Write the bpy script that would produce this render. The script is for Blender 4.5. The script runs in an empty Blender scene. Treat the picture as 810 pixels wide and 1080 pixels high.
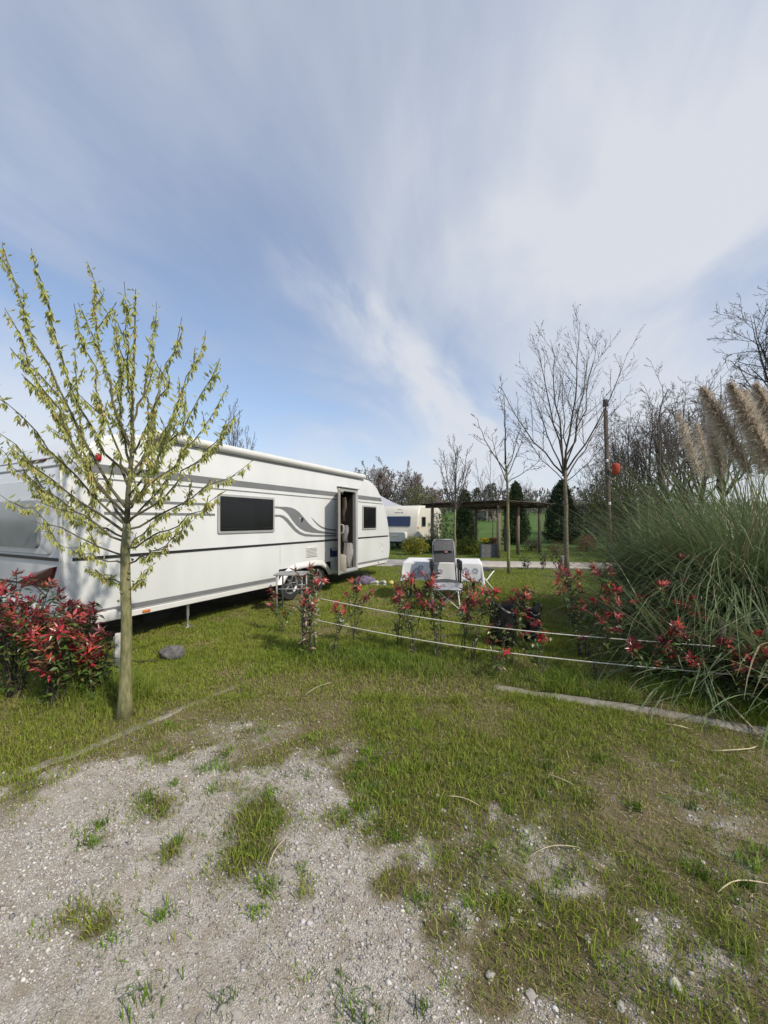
import bpy, bmesh, math, random
import numpy as np
from mathutils import Vector, Matrix, noise as mnoise

C = bpy.context.scene.collection
R = math.radians
rnd = random.Random(7)
nrs = np.random.RandomState(11)
F, CX, HY, H = 406.0, 405.0, 550.0, 1.5      # lens (px of an 810x1080 frame), horizon, eye height


def at(x, y, Y):
    return Vector(((x - CX) / F * Y, Y, H - (y - HY) / F * Y))


def gnd(x, y):
    Y = F * H / (y - HY)
    return Vector(((x - CX) / F * Y, Y, 0.0))


# ------------------------------------------------------------------ tagging
def tag(o, label=None, cat=None, group=None, kind=None):
    if label: o['label'] = label
    if cat: o['category'] = cat
    if group: o['group'] = group
    if kind: o['kind'] = kind
    return o


def empty(name, loc=(0, 0, 0), rz=0.0):
    o = bpy.data.objects.new(name, None)
    o.empty_display_size = 0.2
    C.objects.link(o)
    o.location = loc
    o.rotation_euler = (0, 0, rz)
    return o


def copy_tree(o, kids, parent=None):
    c = o.copy(); C.objects.link(c)
    if parent is not None: c.parent = parent
    for ch in kids.get(o.name, []):
        copy_tree(ch, kids, c)
    return c


KIDS = {}


# ------------------------------------------------------------------ mesh collector
class MB:
    def __init__(s):
        s.v = []; s.f = []; s.c = []; s.mi = []; s.cur = 0

    def add(s, vs, fs, col=None):
        n = len(s.v)
        s.v.extend([tuple(p) for p in vs])
        for f in fs:
            s.f.append([i + n for i in f]); s.mi.append(s.cur)
        s.c.extend([col if col is not None else (1, 1, 1)] * len(vs))

    def box(s, c, size, bev=0.0, rot=None, seg=1, col=None):
        bm = bmesh.new()
        bmesh.ops.create_cube(bm, size=1.0)
        bmesh.ops.scale(bm, vec=Vector(size), verts=bm.verts)
        if bev > 0:
            bmesh.ops.bevel(bm, geom=list(bm.edges), offset=bev, segments=seg, profile=0.5, affect='EDGES')
        M = Matrix.Translation(Vector(c)) @ (rot.to_4x4() if rot is not None else Matrix.Identity(4))
        bmesh.ops.transform(bm, matrix=M, verts=bm.verts)
        s.bm(bm, col)

    def bm(s, bm, col=None):
        bm.verts.index_update()
        s.add([v.co.copy() for v in bm.verts], [[v.index for v in f.verts] for f in bm.faces], col)
        bm.free()

    def bar(s, a, b, w, d=None, col=None, bev=0.0):
        a = Vector(a); b = Vector(b); d = d or w
        ax = b - a
        q = ax.to_track_quat('Z', 'Y').to_matrix()
        s.box((a + b) / 2, (w, d, ax.length), bev, q, col=col)

    def tube(s, pts, rad, n=6, col=None, cap=True, closed=False):
        pts = [Vector(p) for p in pts]
        m = len(pts)
        if not hasattr(rad, '__len__'): rad = [rad] * m
        vs = []; fs = []
        up = None
        for i in range(m):
            t = (pts[min(i + 1, m - 1)] - pts[max(i - 1, 0)])
            if closed: t = pts[(i + 1) % m] - pts[i - 1]
            if t.length < 1e-9: t = Vector((0, 0, 1))
            t.normalize()
            if up is None:
                up = t.orthogonal().normalized()
            up = (up - t * up.dot(t))
            if up.length < 1e-6: up = t.orthogonal()
            up.normalize()
            bi = t.cross(up)
            for k in range(n):
                a = 2 * math.pi * k / n
                vs.append(pts[i] + (up * math.cos(a) + bi * math.sin(a)) * rad[i])
        rng = m if closed else m - 1
        for i in range(rng):
            j = (i + 1) % m
            for k in range(n):
                k2 = (k + 1) % n
                fs.append([i * n + k, i * n + k2, j * n + k2, j * n + k])
        if cap and not closed:
            fs.append(list(range(n))[::-1]); fs.append([(m - 1) * n + k for k in range(n)])
        s.add(vs, fs, col)

    def lathe(s, prof, n=24, M=None, col=None):
        vs = []; fs = []
        for r, z in prof:
            for k in range(n):
                a = 2 * math.pi * k / n
                vs.append(Vector((r * math.cos(a), r * math.sin(a), z)))
        for i in range(len(prof) - 1):
            for k in range(n):
                k2 = (k + 1) % n
                fs.append([i * n + k, i * n + k2, (i + 1) * n + k2, (i + 1) * n + k])
        if M is not None: vs = [M @ v for v in vs]
        s.add(vs, fs, col)

    def leaf(s, p, d, nrm, L, W, col, fold=0.25, droop=0.0):
        d = d.normalized()
        side = d.cross(nrm)
        if side.length < 1e-5: side = d.orthogonal()
        side.normalize()
        up = side.cross(d).normalized()
        m = p + d * (L * .45) - up * (W * fold) 
        tip = p + d * L - up * (droop * L)
        s.add([p, m + side * W * .5 + up * W * fold, tip, m - side * W * .5 + up * W * fold, m],
              [[0, 1, 4], [1, 2, 4], [2, 3, 4], [3, 0, 4]], col)

    def build(s, name, mats, parent=None, smooth=False, loc=None, rz=0.0, auto=None):
        me = bpy.data.meshes.new(name)
        me.from_pydata(s.v, [], s.f)
        if not isinstance(mats, (list, tuple)): mats = [mats]
        for m in mats: me.materials.append(m)
        if len(mats) > 1: me.polygons.foreach_set('material_index', s.mi)
        ca = me.color_attributes.new('Col', 'FLOAT_COLOR', 'POINT')
        arr = np.ones((len(s.v), 4), np.float32)
        if s.v: arr[:, :3] = np.array(s.c, np.float32)
        ca.data.foreach_set('color', arr.ravel())
        if smooth or auto:
            me.polygons.foreach_set('use_smooth', [True] * len(me.polygons))
        me.update()
        o = bpy.data.objects.new(name, me)
        C.objects.link(o)
        if auto:
            me.set_sharp_from_angle(angle=R(auto))
        if parent is not None:
            o.parent = parent
            KIDS.setdefault(parent.name, []).append(o)
        if loc is not None: o.location = loc
        o.rotation_euler.z = rz
        return o


def build_each(mb, name, mats, parent, smooth=False, auto=None):
    """every separate piece collected in mb becomes a mesh of its own"""
    par = list(range(len(mb.v)))
    def find(i):
        while par[i] != i:
            par[i] = par[par[i]]; i = par[i]
        return i
    for f in mb.f:
        a = find(f[0])
        for i in f[1:]: par[find(i)] = a
    groups = {}
    for k, f in enumerate(mb.f): groups.setdefault(find(f[0]), []).append(f)
    out = []
    for fs in groups.values():
        ids = sorted({i for f in fs for i in f}); mp = {v: k for k, v in enumerate(ids)}
        m2 = MB(); m2.add([mb.v[i] for i in ids], [[mp[i] for i in f] for f in fs])
        m2.c = [mb.c[i] for i in ids]
        out.append(m2.build(name, mats, parent, smooth=smooth, auto=auto))
    return out


# ------------------------------------------------------------------ materials
def new_mat(name):
    m = bpy.data.materials.new(name); m.use_nodes = True
    nt = m.node_tree
    return m, nt, nt.nodes['Principled BSDF']


def mat(name, col, rough=0.6, var=0.0, scale=8.0, metal=0.0, bump=0.0, bscale=40.0, spec=0.5, vcol=False,
        transl=0.0, col2=None, coat=0.0, detail=4.0, stretch=None):
    m, nt, b = new_mat(name)
    N = nt.nodes; L = nt.links
    b.inputs['Roughness'].default_value = rough
    b.inputs['Metallic'].default_value = metal
    b.inputs['Specular IOR Level'].default_value = spec
    b.inputs['Coat Weight'].default_value = coat
    src = None
    tc = N.new('ShaderNodeTexCoord')
    vec = tc.outputs['Object']
    if stretch:
        mp = N.new('ShaderNodeMapping'); mp.inputs['Scale'].default_value = stretch
        L.new(vec, mp.inputs['Vector']); vec = mp.outputs['Vector']
    if var > 0 or col2 is not None:
        nz = N.new('ShaderNodeTexNoise'); nz.inputs['Scale'].default_value = scale
        nz.inputs['Detail'].default_value = detail
        L.new(vec, nz.inputs['Vector'])
        mx = N.new('ShaderNodeMix'); mx.data_type = 'RGBA'
        c2 = col2 if col2 is not None else tuple(c * (1 - var) for c in col)
        c1 = col if col2 is not None else tuple(min(1, c * (1 + var)) for c in col)
        mx.inputs['A'].default_value = (*c1, 1); mx.inputs['B'].default_value = (*c2, 1)
        mr = N.new('ShaderNodeMapRange'); mr.inputs['From Min'].default_value = .35; mr.inputs['From Max'].default_value = .65
        L.new(nz.outputs['Fac'], mr.inputs['Value'])
        L.new(mr.outputs['Result'], mx.inputs['Factor'])
        src = mx.outputs['Result']
    if vcol:
        at_ = N.new('ShaderNodeAttribute'); at_.attribute_name = 'Col'
        if src is None:
            mm = N.new('ShaderNodeMix'); mm.data_type = 'RGBA'; mm.blend_type = 'MULTIPLY'
            mm.inputs['Factor'].default_value = 1
            mm.inputs['A'].default_value = (*col, 1)
            L.new(at_.outputs['Color'], mm.inputs['B']); src = mm.outputs['Result']
        else:
            mm = N.new('ShaderNodeMix'); mm.data_type = 'RGBA'; mm.blend_type = 'MULTIPLY'
            mm.inputs['Factor'].default_value = 1
            L.new(src, mm.inputs['A']); L.new(at_.outputs['Color'], mm.inputs['B']); src = mm.outputs['Result']
    if src is not None: L.new(src, b.inputs['Base Color'])
    else: b.inputs['Base Color'].default_value = (*col, 1)
    if bump > 0:
        n2 = N.new('ShaderNodeTexNoise'); n2.inputs['Scale'].default_value = bscale; n2.inputs['Detail'].default_value = 5
        L.new(vec, n2.inputs['Vector'])
        bp = N.new('ShaderNodeBump'); bp.inputs['Strength'].default_value = bump; bp.inputs['Distance'].default_value = .01
        L.new(n2.outputs['Fac'], bp.inputs['Height']); L.new(bp.outputs['Normal'], b.inputs['Normal'])
    if transl > 0:
        tr = N.new('ShaderNodeBsdfTranslucent')
        if src is not None: L.new(src, tr.inputs['Color'])
        else: tr.inputs['Color'].default_value = (*col, 1)
        ms = N.new('ShaderNodeMixShader'); ms.inputs['Fac'].default_value = transl
        L.new(b.outputs[0], ms.inputs[1]); L.new(tr.outputs[0], ms.inputs[2])
        L.new(ms.outputs[0], N['Material Output'].inputs['Surface'])
    return m


M = {}
M['white'] = mat('caravan_white', (.625, .64, .635), .28, var=.035, scale=2.2, stretch=(1.3, 1.3, .3), spec=.5, bump=.02, bscale=3.0)
M['white2'] = mat('white_plastic', (.61, .61, .585), .4, var=.03, scale=5)
M['cream'] = mat('cream_body', (.60, .575, .50), .4, var=.03, scale=2)
M['stripe'] = mat('grey_decal', (.165, .17, .175), .4, var=.06, scale=4)
M['black'] = mat('black_trim', (.016, .016, .018), .45)
M['rubber'] = mat('tyre_rubber', (.02, .02, .02), .8, bump=.3, bscale=60)
M['alu'] = mat('aluminium', (.62, .63, .64), .35, metal=.85, var=.04)
M['rim'] = mat('wheel_rim', (.26, .265, .27), .45, metal=.6)
M['dullalu'] = mat('dull_aluminium', (.30, .30, .30), .6, metal=.3, var=.06)
M['greyframe'] = mat('grey_frame', (.34, .34, .33), .5, var=.05)
M['glass'] = mat('window_acrylic', (.010, .011, .012), .14, spec=.32, var=.2, scale=3)
M['rearpane'] = mat('rear_window_acrylic', (.22, .24, .26), .12, spec=.6, var=.08, scale=2)
M['bluepane'] = mat('blue_window', (.02, .03, .07), .12, spec=.6)
M['interior'] = mat('dark_interior', (.022, .017, .014), .8, var=.2)  # dimness inside the caravan shell is put into this near-black colour
M['doorin'] = mat('door_lining', (.30, .275, .235), .7, var=.08, scale=6)
M['red'] = mat('red_lens', (.28, .008, .012), .2, spec=.6)
M['darkred'] = mat('dark_red_lens', (.06, .004, .008), .25, spec=.4)
M['orange'] = mat('orange_lens', (.55, .14, .02), .3)
M['blue'] = mat('blue_sticker', (.02, .045, .13), .5)
M['under'] = mat('chassis_dark', (.02, .02, .02), .9)
M['wood'] = mat('weathered_wood', (.17, .13, .095), .85, var=.25, scale=14, bump=.4, bscale=60, stretch=(4, 4, .6))
M['darkwood'] = mat('dark_wood', (.075, .055, .042), .85, var=.25, scale=8, bump=.3)
M['polewood'] = mat('pole_wood', (.085, .066, .05), .9, var=.2, scale=10, bump=.3, stretch=(4, 4, .4))
M['bark'] = mat('young_bark', (.24, .225, .11), .85, col2=(.12, .125, .05), scale=16, bump=.5, bscale=60, stretch=(3, 3, .8))
M['twig'] = mat('bark_twig', (.085, .078, .04), .85, var=.25, scale=20)
M['bark3'] = mat('dull_bark', (.13, .11, .075), .9, var=.35, scale=16, bump=.4)
M['bark2'] = mat('grey_bark', (.06, .05, .042), .9, var=.3, scale=18, bump=.4)
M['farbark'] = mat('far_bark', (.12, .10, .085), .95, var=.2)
M['leaf'] = mat('leaf', (1, 1, 1), .5, vcol=True, transl=.28, spec=.4)
M['gleaf'] = mat('glossy_leaf', (1, 1, 1), .32, vcol=True, transl=.15, spec=.5)
M['grass'] = mat('grass_blade', (1, 1, 1), .6, vcol=True, transl=.3, spec=.25)
M['pampas'] = mat('pampas_blade', (1, 1, 1), .55, vcol=True, transl=.2, spec=.3)
M['plume'] = mat('pampas_plume', (1, 1, 1), .95, vcol=True, transl=.5, spec=.05)
M['stone'] = mat('pebble', (1, 1, 1), .85, vcol=True, var=.12, scale=90, spec=.3)
M['concrete'] = mat('old_concrete', (.27, .25, .21), .9, col2=(.16, .145, .11), scale=7, bump=.5, bscale=70, detail=8)
M['asphalt'] = mat('path_asphalt', (.42, .38, .33), .95, var=.1, scale=3, bump=.2, bscale=120, detail=8)
M['cloth'] = mat('white_cloth', (.74, .74, .75), .85, bump=.15, bscale=30, transl=.12)
M['clothprint'] = mat('cloth_print', (.33, .35, .42), .9, var=.35, scale=30)
M['chairfab'] = mat('grey_mesh_fabric', (.06, .062, .065), .85, var=.15, scale=60)
M['headfab'] = mat('headrest_fabric', (.10, .10, .105), .85, var=.2, scale=40)
M['seatfab'] = mat('pale_seat_panel', (.34, .35, .37), .85, col2=(.12, .125, .14), scale=11)
M['blackplastic'] = mat('black_plastic', (.012, .012, .013), .5)
M['blackbag'] = mat('black_bag', (.008, .008, .009), .38, bump=.6, bscale=12)
M['whitemetal'] = mat('white_metal', (.75, .75, .74), .4)
M['pink'] = mat('pink_tag', (.75, .32, .33), .7)
M['rope'] = mat('white_rope', (.52, .50, .44), .9, var=.1, scale=60)
M['tent'] = mat('grey_tent_fabric', (.42, .43, .48), .8, var=.04, transl=.15)
M['balloon'] = mat('red_balloon', (.36, .06, .035), .75, transl=.1, spec=.2)
M['planter'] = mat('grey_planter', (.12, .12, .12), .85, var=.2)
M['purple'] = mat('purple_grey_cloth', (.13, .10, .16), .85, var=.3, scale=10, bump=.5, bscale=14)
M['whitecloth'] = mat('pale_towel', (.50, .49, .46), .9, var=.12, scale=20, bump=.4, bscale=40)
M['yellowtoy'] = mat('yellow_plastic', (.55, .48, .12), .5)
M['rockgrey'] = mat('grey_stone', (.15, .145, .14), .9, col2=(.07, .068, .066), scale=24, bump=.8, bscale=40)
M['roof'] = mat('brown_roof', (.16, .10, .075), .9, var=.2)
M['housewall'] = mat('house_wall', (.25, .22, .19), .9)
M['straw'] = mat('dry_straw', (.50, .43, .27), .8, var=.2, scale=30)

SUN_AZ = Vector((.76, -.65, 0)).normalized()
EL = R(42)

# ------------------------------------------------------------------ noise in numpy
def vnoise(x, y, seed=0):
    xi = np.floor(x).astype(np.int64); yi = np.floor(y).astype(np.int64)
    xf = x - xi; yf = y - yi
    def h(a, b):
        n = (a * 374761393 + b * 668265263 + seed * 1442695041) & 0x7fffffff
        n = ((n ^ (n >> 13)) * 1274126177) & 0x7fffffff
        n = n ^ (n >> 16)
        return (n & 0xffff) / 65535.0
    u = xf * xf * (3 - 2 * xf); v = yf * yf * (3 - 2 * yf)
    return (h(xi, yi) * (1 - u) + h(xi + 1, yi) * u) * (1 - v) + (h(xi, yi + 1) * (1 - u) + h(xi + 1, yi + 1) * u) * v


def fbm(x, y, seed=0, o=4):
    s = 0; a = .5; t = 0
    for i in range(o):
        s = s + a * vnoise(x * 2 ** i, y * 2 ** i, seed + i * 17); t += a; a *= .5
    return s / t


def sstep(a, b, x):
    t = np.clip((x - a) / (b - a), 0, 1)
    return t * t * (3 - 2 * t)


# ground wear: soft patches on the ground, centre and size in metres
def gp(x, y):
    p = gnd(x, y); return p.x, p.y


def grass_cover(x, y):
    """0 = bare gravel, 1 = closed turf; a plan of where the drive is worn."""
    n = fbm(x * 2.2, y * 2.2, 3, 5) - .5
    n2 = fbm(x * 7, y * 7, 9, 4) - .5
    # worn drive: a band of gravel bottom left, its edge runs roughly along this polyline (plan view)
    pts = [(-8, 2.65), (-2.3, 2.18), (-1.75, 2.32), (-1.1, 2.62), (-.55, 2.62), (-.15, 2.2), (.12, 2.22), (.16, 1.88), (.22, 1.55), (.3, 1.25), (.42, .6), (.5, -6)]
    d = np.full_like(x, 1e9)
    inside = np.zeros(x.shape, bool)
    poly = pts + [(-40, -6), (-40, 2.65)]
    for i in range(len(poly)):
        x1, y1 = poly[i]; x2, y2 = poly[(i + 1) % len(poly)]
        if i < len(pts) - 1:
            t = np.clip(((x - x1) * (x2 - x1) + (y - y1) * (y2 - y1)) / ((x2 - x1) ** 2 + (y2 - y1) ** 2), 0, 1)
            d = np.minimum(d, np.hypot(x - x1 - t * (x2 - x1), y - y1 - t * (y2 - y1)))
        cond = ((y1 > y) != (y2 > y)) & (x < (x2 - x1) * (y - y1) / ((y2 - y1) + 1e-12) + x1)
        inside ^= cond
    sd = np.where(inside, -d, d)
    n3 = fbm(x * 16, y * 16, 13, 3) - .5
    g = sstep(-.36, .20, sd + n * .85 + n2 * .75 + n3 * .5 + .04)
    def blob(cx, cy, rx, ry, w):
        return w * np.exp(-(((x - cx) / rx) ** 2 + ((y - cy) / ry) ** 2)) * (1 + 1.6 * n2 + n)
    # sparse gravelly right-hand part
    g = g - np.clip(n2 * 1.3 + n3 * 1.6 - .12, 0, .8) * np.exp(-((y - 1.6) / 1.3) ** 2)
    g = g - blob(.62, 1.78, .30, .22, .5) - blob(.35, 1.45, .25, .2, .25) - blob(1.0, 1.35, .5, .2, .28) - blob(.75, 1.25, .4, .15, .25)
    g = g - blob(1.75, 1.9, .6, .35, .28) - blob(-1.0, 2.75, .5, .22, .42) - blob(-.15, 2.5, .3, .2, .3)
    # tufts in the gravel
    for (px, py, r, w) in [(275, 860, .16, .7), (262, 905, .11, .8), (180, 898, .07, .5), (165, 848, .12, .6), (320, 940, .05, .7),
                           (283, 940, .045, .5), (412, 930, .07, .7), (75, 965, .06, .45), (110, 975, .06, .5), (90, 985, .04, .4), (470, 985, .09, .6), (545, 1000, .12, .6), (520, 1040, .1, .5),
                           (440, 840, .12, .5), (350, 868, .08, .4)]:
        cx, cy = gp(px, py)
        g = g + w * 1.5 * np.exp(-((x - cx) ** 2 + ((y - cy) * 1.0) ** 2) / (r * r)) * (1 + 1.5 * n2)
    return np.clip(g, 0, 1)


def dryness(x, y):
    n = fbm(x * 1.3 + 5, y * 1.3, 21, 4)
    n2 = fbm(x * 5, y * 5, 27, 3)
    d = sstep(.42, .72, n * .65 + n2 * .35)
    b = .55 * np.exp(-(((x - 1.6) / 1.1) ** 2 + ((y - 2.0) / .7) ** 2)) + .6 * np.exp(-(((x + 1.0) / .9) ** 2 + ((y - 3.0) / .45) ** 2))
    b = b + .35 * np.exp(-(((x - .2) / 1.2) ** 2 + ((y - 3.6) / .4) ** 2))
    lush = .6 * np.exp(-(((x - .3) / .9) ** 2 + ((y - 2.75) / .5) ** 2))
    return np.clip(d + b - lush, 0, 1)


def terrain(x, y):
    x = np.asarray(x, float); y = np.asarray(y, float)
    far = np.clip(y - 22, 0, None)
    z = .0365 * far * sstep(0, 14, far) + np.clip(y - 125, 0, None) * .01
    near = sstep(11, 7, y) * sstep(-4, 0, y)
    z = z + (fbm(x * 1.1, y * 1.1, 41, 3) - .5) * .05 * near + (fbm(x * 6, y * 6, 45, 2) - .5) * .012 * near
    return z


def tz(x, y):
    return float(terrain(np.array([x]), np.array([y]))[0])


# ------------------------------------------------------------------ ground sheet
def grow(a, b, step, fac, lim):
    r = [];
    x = b
    while x < lim:
        step *= fac; x += step; r.append(x)
    return r


gx = list(np.arange(-6, 7.001, .04)); gx = [-v for v in grow(0, 6, .04, 1.22, 700)][::-1] + gx + grow(0, 7, .04, 1.22, 700)
gy = list(np.arange(.4, 7.001, .04)); gy = [-v for v in grow(0, -.4, .04, 1.3, 300)][::-1] + gy + grow(0, 7, .04, 1.13, 900)
gx = np.array(gx); gy = np.array(gy)
X, Yg = np.meshgrid(gx, gy)
xx = X.ravel(); yy = Yg.ravel()
zz = terrain(xx, yy)
me = bpy.data.meshes.new('ground')
nx, ny = len(gx), len(gy)
idx = np.arange(nx * ny).reshape(ny, nx)
quads = np.stack([idx[:-1, :-1], idx[:-1, 1:], idx[1:, 1:], idx[1:, :-1]], -1).reshape(-1, 4)
me.vertices.add(nx * ny); me.vertices.foreach_set('co', np.stack([xx, yy, zz], 1).astype(np.float32).ravel())
me.loops.add(quads.size); me.loops.foreach_set('vertex_index', quads.ravel().astype(np.int32))
me.polygons.add(len(quads)); me.polygons.foreach_set('loop_start', np.arange(0, quads.size, 4).astype(np.int32))
me.polygons.foreach_set('use_smooth', np.ones(len(quads), bool))
me.update(); me.validate()
cov = grass_cover(xx, yy); dr = dryness(xx, yy)
a1 = me.attributes.new('cover', 'FLOAT', 'POINT'); a1.data.foreach_set('value', cov.astype(np.float32))
a2 = me.attributes.new('dry', 'FLOAT', 'POINT'); a2.data.foreach_set('value', dr.astype(np.float32))
m, nt, b = new_mat('ground_soil'); N = nt.nodes; L = nt.links


def nnode(t, **kw):
    n = N.new(t)
    for k, v in kw.items(): n.inputs[k.replace('_', ' ')].default_value = v
    return n


def mixc(fac, A, B):
    x = N.new('ShaderNodeMix'); x.data_type = 'RGBA'
    if hasattr(fac, 'links'): L.new(fac, x.inputs['Factor'])
    else: x.inputs['Factor'].default_value = fac
    for nm, v in (('A', A), ('B', B)):
        if hasattr(v, 'links'): L.new(v, x.inputs[nm])
        else: x.inputs[nm].default_value = (*v, 1)
    return x.outputs['Result']


tc = N.new('ShaderNodeTexCoord')
n1 = nnode('ShaderNodeTexNoise', Scale=9.0, Detail=8.0, Roughness=.65); L.new(tc.outputs['Object'], n1.inputs['Vector'])
n2 = nnode('ShaderNodeTexNoise', Scale=210.0, Detail=6.0); L.new(tc.outputs['Object'], n2.inputs['Vector'])
n3 = nnode('ShaderNodeTexNoise', Scale=.35, Detail=6.0); L.new(tc.outputs['Object'], n3.inputs['Vector'])
vor = nnode('ShaderNodeTexVoronoi', Scale=230.0); L.new(tc.outputs['Object'], vor.inputs['Vector'])


def mrange(v, a, b_, c=0, d=1):
    r = N.new('ShaderNodeMapRange'); L.new(v, r.inputs['Value'])
    r.inputs['From Min'].default_value = a; r.inputs['From Max'].default_value = b_
    r.inputs['To Min'].default_value = c; r.inputs['To Max'].default_value = d
    return r.outputs['Result']


sep = N.new('ShaderNodeSeparateColor'); L.new(vor.outputs['Color'], sep.inputs['Color'])
grav = mixc(mrange(sep.outputs['Red'], 0, 1), (.27, .25, .22), (.60, .555, .49))
grav = mixc(mrange(n1.outputs['Fac'], .40, .65, 0, .75), grav, (.27, .22, .155))
soil = mixc(mrange(n1.outputs['Fac'], .35, .65), (.07, .072, .026), (.115, .09, .045))
fieldc = mixc(mrange(n3.outputs['Fac'], .35, .65), (.05, .105, .022), (.085, .135, .03))
att = N.new('ShaderNodeAttribute'); att.attribute_name = 'cover'
att2 = N.new('ShaderNodeAttribute'); att2.attribute_name = 'dry'
soil = mixc(att2.outputs['Fac'], soil, (.17, .138, .078))
sepx = N.new('ShaderNodeSeparateXYZ'); L.new(tc.outputs['Object'], sepx.inputs[0])
soil = mixc(mrange(sepx.outputs['Y'], 6, 16), soil, fieldc)
base = mixc(mrange(att.outputs['Fac'], .15, .75), grav, soil)
L.new(base, b.inputs['Base Color']); b.inputs['Roughness'].default_value = .95; b.inputs['Specular IOR Level'].default_value = .15
bp = N.new('ShaderNodeBump'); bp.inputs['Strength'].default_value = .7; bp.inputs['Distance'].default_value = .012
L.new(n2.outputs['Fac'], bp.inputs['Height']); L.new(bp.outputs['Normal'], b.inputs['Normal'])
me.materials.append(m)
ground = bpy.data.objects.new('ground', me); C.objects.link(ground); tag(ground, kind='structure')

# ------------------------------------------------------------------ plan of the hedge, kerbs, path
ROW_A = Vector((-.95, 4.35, 0)); ROW_B = Vector((3.3, 3.05, 0))
KR = [Vector((1.0, 3.50, 0)), Vector((1.22, 3.40, 0)), Vector((1.6, 3.22, 0)), Vector((2.76, 2.78, 0)), Vector((4.6, 2.05, 0))]
KL = [Vector((-3.3, .9, 0)), Vector((-2.23, 2.24, 0)), Vector((-1.97, 2.52, 0)), Vector((-1.55, 3.2, 0)), Vector((-1.35, 3.5, 0))]
CA = Vector((-3.386, 4.05, 0)); CD = Vector((.454, .891, 0)).normalized(); CN = Vector((CD.y, -CD.x, 0))


def segdist(x, y, a, b):
    t = np.clip(((x - a.x) * (b.x - a.x) + (y - a.y) * (b.y - a.y)) / ((b.x - a.x) ** 2 + (b.y - a.y) ** 2), 0, 1)
    return np.hypot(x - a.x - t * (b.x - a.x), y - a.y - t * (b.y - a.y))


def path_y(x):
    return 13.6 - .16 * (x - 3)     # centre line of the path, 2.3 m wide


# ------------------------------------------------------------------ grass blades (turf nobody could count)
def blades(px, py, hgt, wid, cols, name, seg2):
    n = len(px)
    rs = nrs
    ang = rs.uniform(0, 2 * np.pi, n); la = rs.uniform(0, 2 * np.pi, n)
    lean = np.abs(rs.normal(0, .75, n)).clip(0, 1.7) * hgt
    z0 = terrain(px, py) - .004
    wx = np.cos(ang) * wid * .5; wy = np.sin(ang) * wid * .5
    lx = np.cos(la) * lean; ly = np.sin(la) * lean
    if seg2:
        V = np.zeros((n, 5, 3), np.float32)
        V[:, 0] = np.stack([px - wx, py - wy, z0], 1); V[:, 1] = np.stack([px + wx, py + wy, z0], 1)
        V[:, 2] = np.stack([px + wx * .8 + lx * .35, py + wy * .8 + ly * .35, z0 + hgt * .6], 1)
        V[:, 3] = np.stack([px - wx * .8 + lx * .35, py - wy * .8 + ly * .35, z0 + hgt * .6], 1)
        V[:, 4] = np.stack([px + lx, py + ly, z0 + hgt * (1 - .25 * (lean / hgt).clip(0, 1.2))], 1)
        bidx = (np.arange(n) * 5)[:, None]
        loops = np.concatenate([bidx + np.array([[0, 1, 2, 3]]), bidx + np.array([[3, 2, 4]])], 1)
        starts = np.stack([np.arange(n) * 7, np.arange(n) * 7 + 4], 1).ravel()
        k = 5
    else:
        V = np.zeros((n, 3, 3), np.float32)
        V[:, 0] = np.stack([px - wx, py - wy, z0], 1); V[:, 1] = np.stack([px + wx, py + wy, z0], 1)
        V[:, 2] = np.stack([px + lx, py + ly, z0 + hgt * (1 - .25 * (lean / hgt).clip(0, 1.2))], 1)
        loops = np.arange(n * 3).reshape(n, 3); starts = np.arange(n) * 3; k = 3
    me = bpy.data.meshes.new(name)
    me.vertices.add(n * k); me.vertices.foreach_set('co', V.ravel())
    me.loops.add(loops.size); me.loops.foreach_set('vertex_index', loops.ravel().astype(np.int32))
    me.polygons.add(len(starts)); me.polygons.foreach_set('loop_start', starts.astype(np.int32))
    me.update()
    ca = me.color_attributes.new('Col', 'FLOAT_COLOR', 'POINT')
    cc = np.ones((n, k, 4), np.float32); cc[:, :, :3] = cols[:, None, :]
    ca.data.foreach_set('color', cc.ravel())
    me.materials.append(M['grass'])
    o = bpy.data.objects.new(name, me); C.objects.link(o)
    return o


def scatter(y0, y1, dens, mx=1.22, padx=.7):
    out = []
    y = y0
    while y < y1:
        dy = max(.1, y * .04)
        w = 2 * (mx * (y + dy) + padx)
        n = int(w * dy * dens(y + dy / 2))
        out.append(np.stack([nrs.uniform(-w / 2, w / 2, n), nrs.uniform(y, y + dy, n)], 1))
        y += dy
    return np.concatenate(out)


def keep_turf(x, y):
    k = np.ones(len(x), bool)
    for K in (KR, KL):
        for a, b_ in zip(K[:-1], K[1:]):
            lim = (.07 if K is KR else .05) * np.clip((fbm(x * 2.2, y * 2.2, 77, 3) - (.33 if K is KR else .60)) * 7, -.2, 1)
            k &= segdist(x, y, a, b_) > lim
    k &= np.abs(y - path_y(x)) > 1.18
    # under the caravan: only the outer strip
    u = (x - CA.x) * CD.x + (y - CA.y) * CD.y; v = -((x - CA.x) * CN.x + (y - CA.y) * CN.y)
    k &= ~((u > .1) & (u < 7.6) & (v > .5) & (v < 2.4))
    return k


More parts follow.
